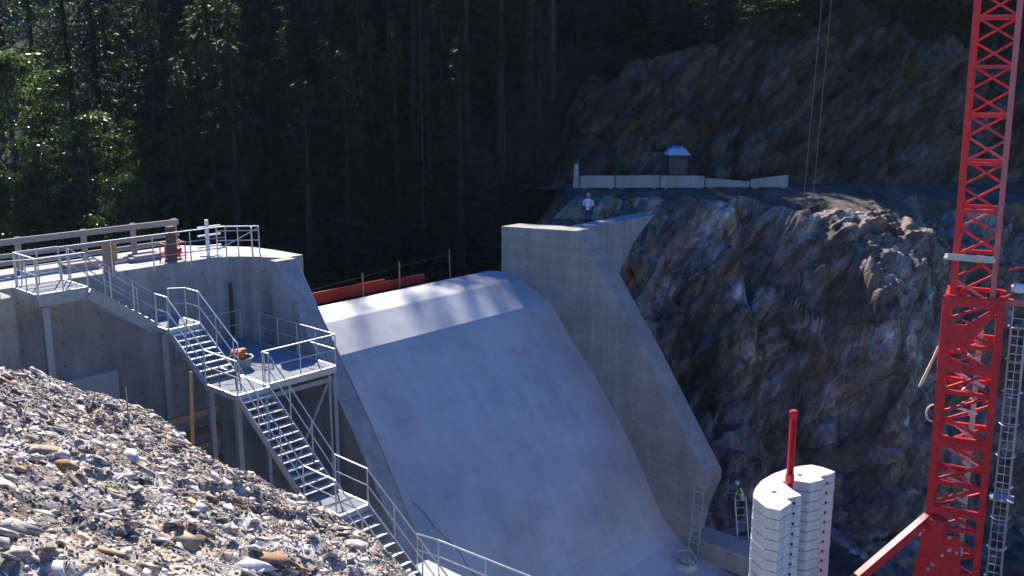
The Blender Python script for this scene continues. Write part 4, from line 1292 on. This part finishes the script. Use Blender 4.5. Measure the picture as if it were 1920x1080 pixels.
# trees the sun reaches at the upper left
sunny = [(('leaf', 0), 30, 60, 1.25, 'big broadleaf tree with bright green sunlit leaves in the top left corner'),
         (('leaf', 1), 170, 58, 1.05, 'broadleaf tree with pale glinting leaves left of the first sunlit conifer'),
         (('leaf', 2), 230, 55.5, .85, 'broadleaf tree with bright green leaf tips behind the timber fence'),
         (('con', 0), 300, 62, 1.0, 'conifer with bright green sunlit tips near the top left'),
         (('con', 1), 405, 61, 1.05, 'sunlit conifer with pale green lower boughs right of the brighter conifer'),
         (('con', 2), 470, 64, 1.0, 'conifer with faintly sunlit yellow green top boughs')]
for key, px, Y, sc, lab in sunny:
    x, y = at(px, Y); tree(key, x, y, sc, random.uniform(0, 6), lab)
rows = [(57, [(90, 'leaf'), (345, 'con'), (440, 'con'), (520, 'con'), (585, 'con'), (650, 'con'), (-60, 'leaf')]),
        (61, [(560, 'con'), (625, 'con'), (705, 'con'), (735, 'con'), (800, 'con'), (855, 'con'), (900, 'leaf')]),
        (66, [(120, 'leaf'), (-20, 'leaf'), (260, 'leaf'), (390, 'con'), (540, 'con'), (610, 'con'), (690, 'con'), (770, 'tall'), (830, 'con'), (880, 'tall'), (945, 'tall'), (1000, 'con')]),
        (72, [(-40, 'con'), (80, 'con'), (190, 'con'), (330, 'con'), (500, 'con'), (580, 'con'), (660, 'con'), (740, 'con'), (810, 'tall'), (870, 'con'), (925, 'con'), (985, 'tall'), (1040, 'tall')]),
        (76, [(-20, 'con'), (160, 'con'), (300, 'con'), (430, 'con'), (560, 'con'), (640, 'con'), (720, 'con'), (790, 'con'), (860, 'con'), (930, 'con'), (1000, 'con'), (1075, 'con'), (1150, 'con'), (1230, 'con'), (1320, 'con'), (1420, 'con'), (1520, 'con'), (1610, 'con'), (1700, 'con'), (1790, 'con'), (1890, 'con')]),
        (83, [(40, 'con'), (230, 'con'), (370, 'con'), (510, 'con'), (680, 'con'), (830, 'con'), (960, 'con'), (1110, 'con'), (1190, 'con'), (1280, 'con'), (1370, 'con'), (1470, 'con'), (1565, 'con'), (1660, 'con'), (1750, 'con'), (1850, 'con')])]
for Y, L in rows:
    for px, k in L:
        x, y = at(px + random.uniform(-12, 12), Y + random.uniform(-1.5, 1.5))
        nk = {'con': 3, 'tall': 2, 'leaf': 3}[k]
        tree((k, random.randrange(nk)), x, y, random.uniform(.8, 1.12) * (.8 if k == 'leaf' else 1), random.uniform(0, 6.28), sz=random.uniform(.9, 1.1))
for i in range(34):
    px = random.uniform(380, 1010); Y = random.uniform(53.5, 61)
    x, y = at(px, Y); tree(('bush', random.randrange(2)), x, y, random.uniform(.35, .75), random.uniform(0, 6.28))
for i in range(26):
    px = random.uniform(1080, 1780); x, y = at(px, 72.5 + random.uniform(-1, 1.5)); tree(('bush', 1), x, y, random.uniform(.7, 1.2), random.uniform(0, 6.28), zoff=.3)

for i in range(34):
    q = CROWNED[random.randrange(len(CROWNED))]
    tree(('bush', 1) if i % 3 else ('con', random.randrange(3)), q[0], q[1] + .2, random.uniform(.9, 1.7) if i % 3 else random.uniform(.16, .3), random.uniform(0, 6.28), z=q[2] - .15)

# the wood along the ridge that keeps the sun off the valley
RY = 108.0
RDG = 3.3
HS = Vector((SUNV.x, SUNV.y, 0)); tanel = SUNV.z / HS.length; HS.normalize()
def ridge_top(x):
    x = np.asarray(x, float)
    h = -9.6 + (RY - 44) / HS.y * tanel - 1.4 + 0 * x
    h = h - 5.5 * sstep(-3.5, -1, x)
    h = h - 3.0 * sstep(-3.5, -1, x)
    w_ = sstep(-33, -30.5, x) * sstep(-16, -18.5, x)
    h = h * (1 - w_) + w_ * (37.2 + (-19.3 - x) * .477 + RDG)
    h = h - 15.0 * sstep(-34.5, -41, x)
    return h
VV, FF = [], []; off = 0
g = np.random.default_rng(5)
lvs = [conifer(19, 2.9, .1, 90, .6)[1], conifer(19, 2.5, .1, 91, .6)[1]]
xt = -130.0
while xt < 110:
    for row in range(5):
        y = RY + row * 4 + g.uniform(-1.5, 1.5)
        x = xt + g.uniform(-1, 1)
        tp = float(ridge_top(x)) + row * 4 * tanel * .9 + g.normal(0, 1.1) - 1.0 * row
        base = float(hill_z(np.array([x]), np.array([y]))[0])
        s = np.clip((tp - base) / 19, .25, 2.2)
        V, F = lvs[g.integers(0, 2)]
        a = g.uniform(0, 6.28)
        P = np.stack([V[:, 0] * math.cos(a) - V[:, 1] * math.sin(a), V[:, 0] * math.sin(a) + V[:, 1] * math.cos(a), V[:, 2]], 1)
        wd = min(1.3, max(s, .8))
        P = P * np.array([wd, wd, s]) + np.array([x, y, base])
        VV.append(P); FF.append(F + off); off += len(P)
    xt += g.uniform(1.7, 3.0)
struct(np_mesh('ridge_wood', np.concatenate(VV), np.concatenate(FF), M['needle']), 'stuff')

# ------------------------------------------------------------------ light
sun = bpy.data.lights.new('sun', 'SUN'); so = bpy.data.objects.new('sun', sun); COL.objects.link(so)
sun.energy = 5.0; sun.angle = R(.53); sun.color = (1.0, .94, .84)
so.rotation_euler = SUNV.to_track_quat('Z', 'Y').to_euler()
so.location = (0, 60, 80)
w = bpy.data.worlds.new('World'); S.world = w; w.use_nodes = True
nt = w.node_tree; nt.nodes.clear()
sky = nt.nodes.new('ShaderNodeTexSky'); sky.sky_type = 'NISHITA'; sky.sun_disc = False
sky.sun_elevation = math.asin(SUNV.z)
sky.sun_rotation = math.atan2(SUNV.x, SUNV.y)
sky.air_density = 1.0; sky.dust_density = .2; sky.ozone_density = 3.0
bg = nt.nodes.new('ShaderNodeBackground'); bg.inputs['Strength'].default_value = .105
ow = nt.nodes.new('ShaderNodeOutputWorld')
hs = nt.nodes.new('ShaderNodeHueSaturation'); hs.inputs['Saturation'].default_value = 1.5; hs.inputs['Hue'].default_value = .518
nt.links.new(sky.outputs[0], hs.inputs['Color']); nt.links.new(hs.outputs[0], bg.inputs[0]); nt.links.new(bg.outputs[0], ow.inputs[0])
S.view_settings.view_transform = 'Standard'; S.view_settings.look = 'None'
S.view_settings.exposure = 1.05; S.view_settings.gamma = 1
S.render.engine = 'CYCLES'
S.cycles.max_bounces = 5; S.cycles.diffuse_bounces = 3; S.cycles.glossy_bounces = 2; S.cycles.transmission_bounces = 3
S.cycles.use_denoising = True

# ------------------------------------------------------------------ thin summer haze over the valley
hz = MB(); hz.box((0, 350, 60), (1700, 1500, 164))
ho = hz.build('haze', None); struct(ho, 'stuff')
hm = bpy.data.materials.new('haze'); hm.use_nodes = True; hm.node_tree.nodes.clear()
vo = hm.node_tree.nodes.new('ShaderNodeVolumePrincipled'); vo.inputs['Density'].default_value = .0001; vo.inputs['Color'].default_value = (.86, .9, .95, 1)
oo = hm.node_tree.nodes.new('ShaderNodeOutputMaterial'); hm.node_tree.links.new(vo.outputs[0], oo.inputs['Volume'])
ho.data.materials.append(hm)
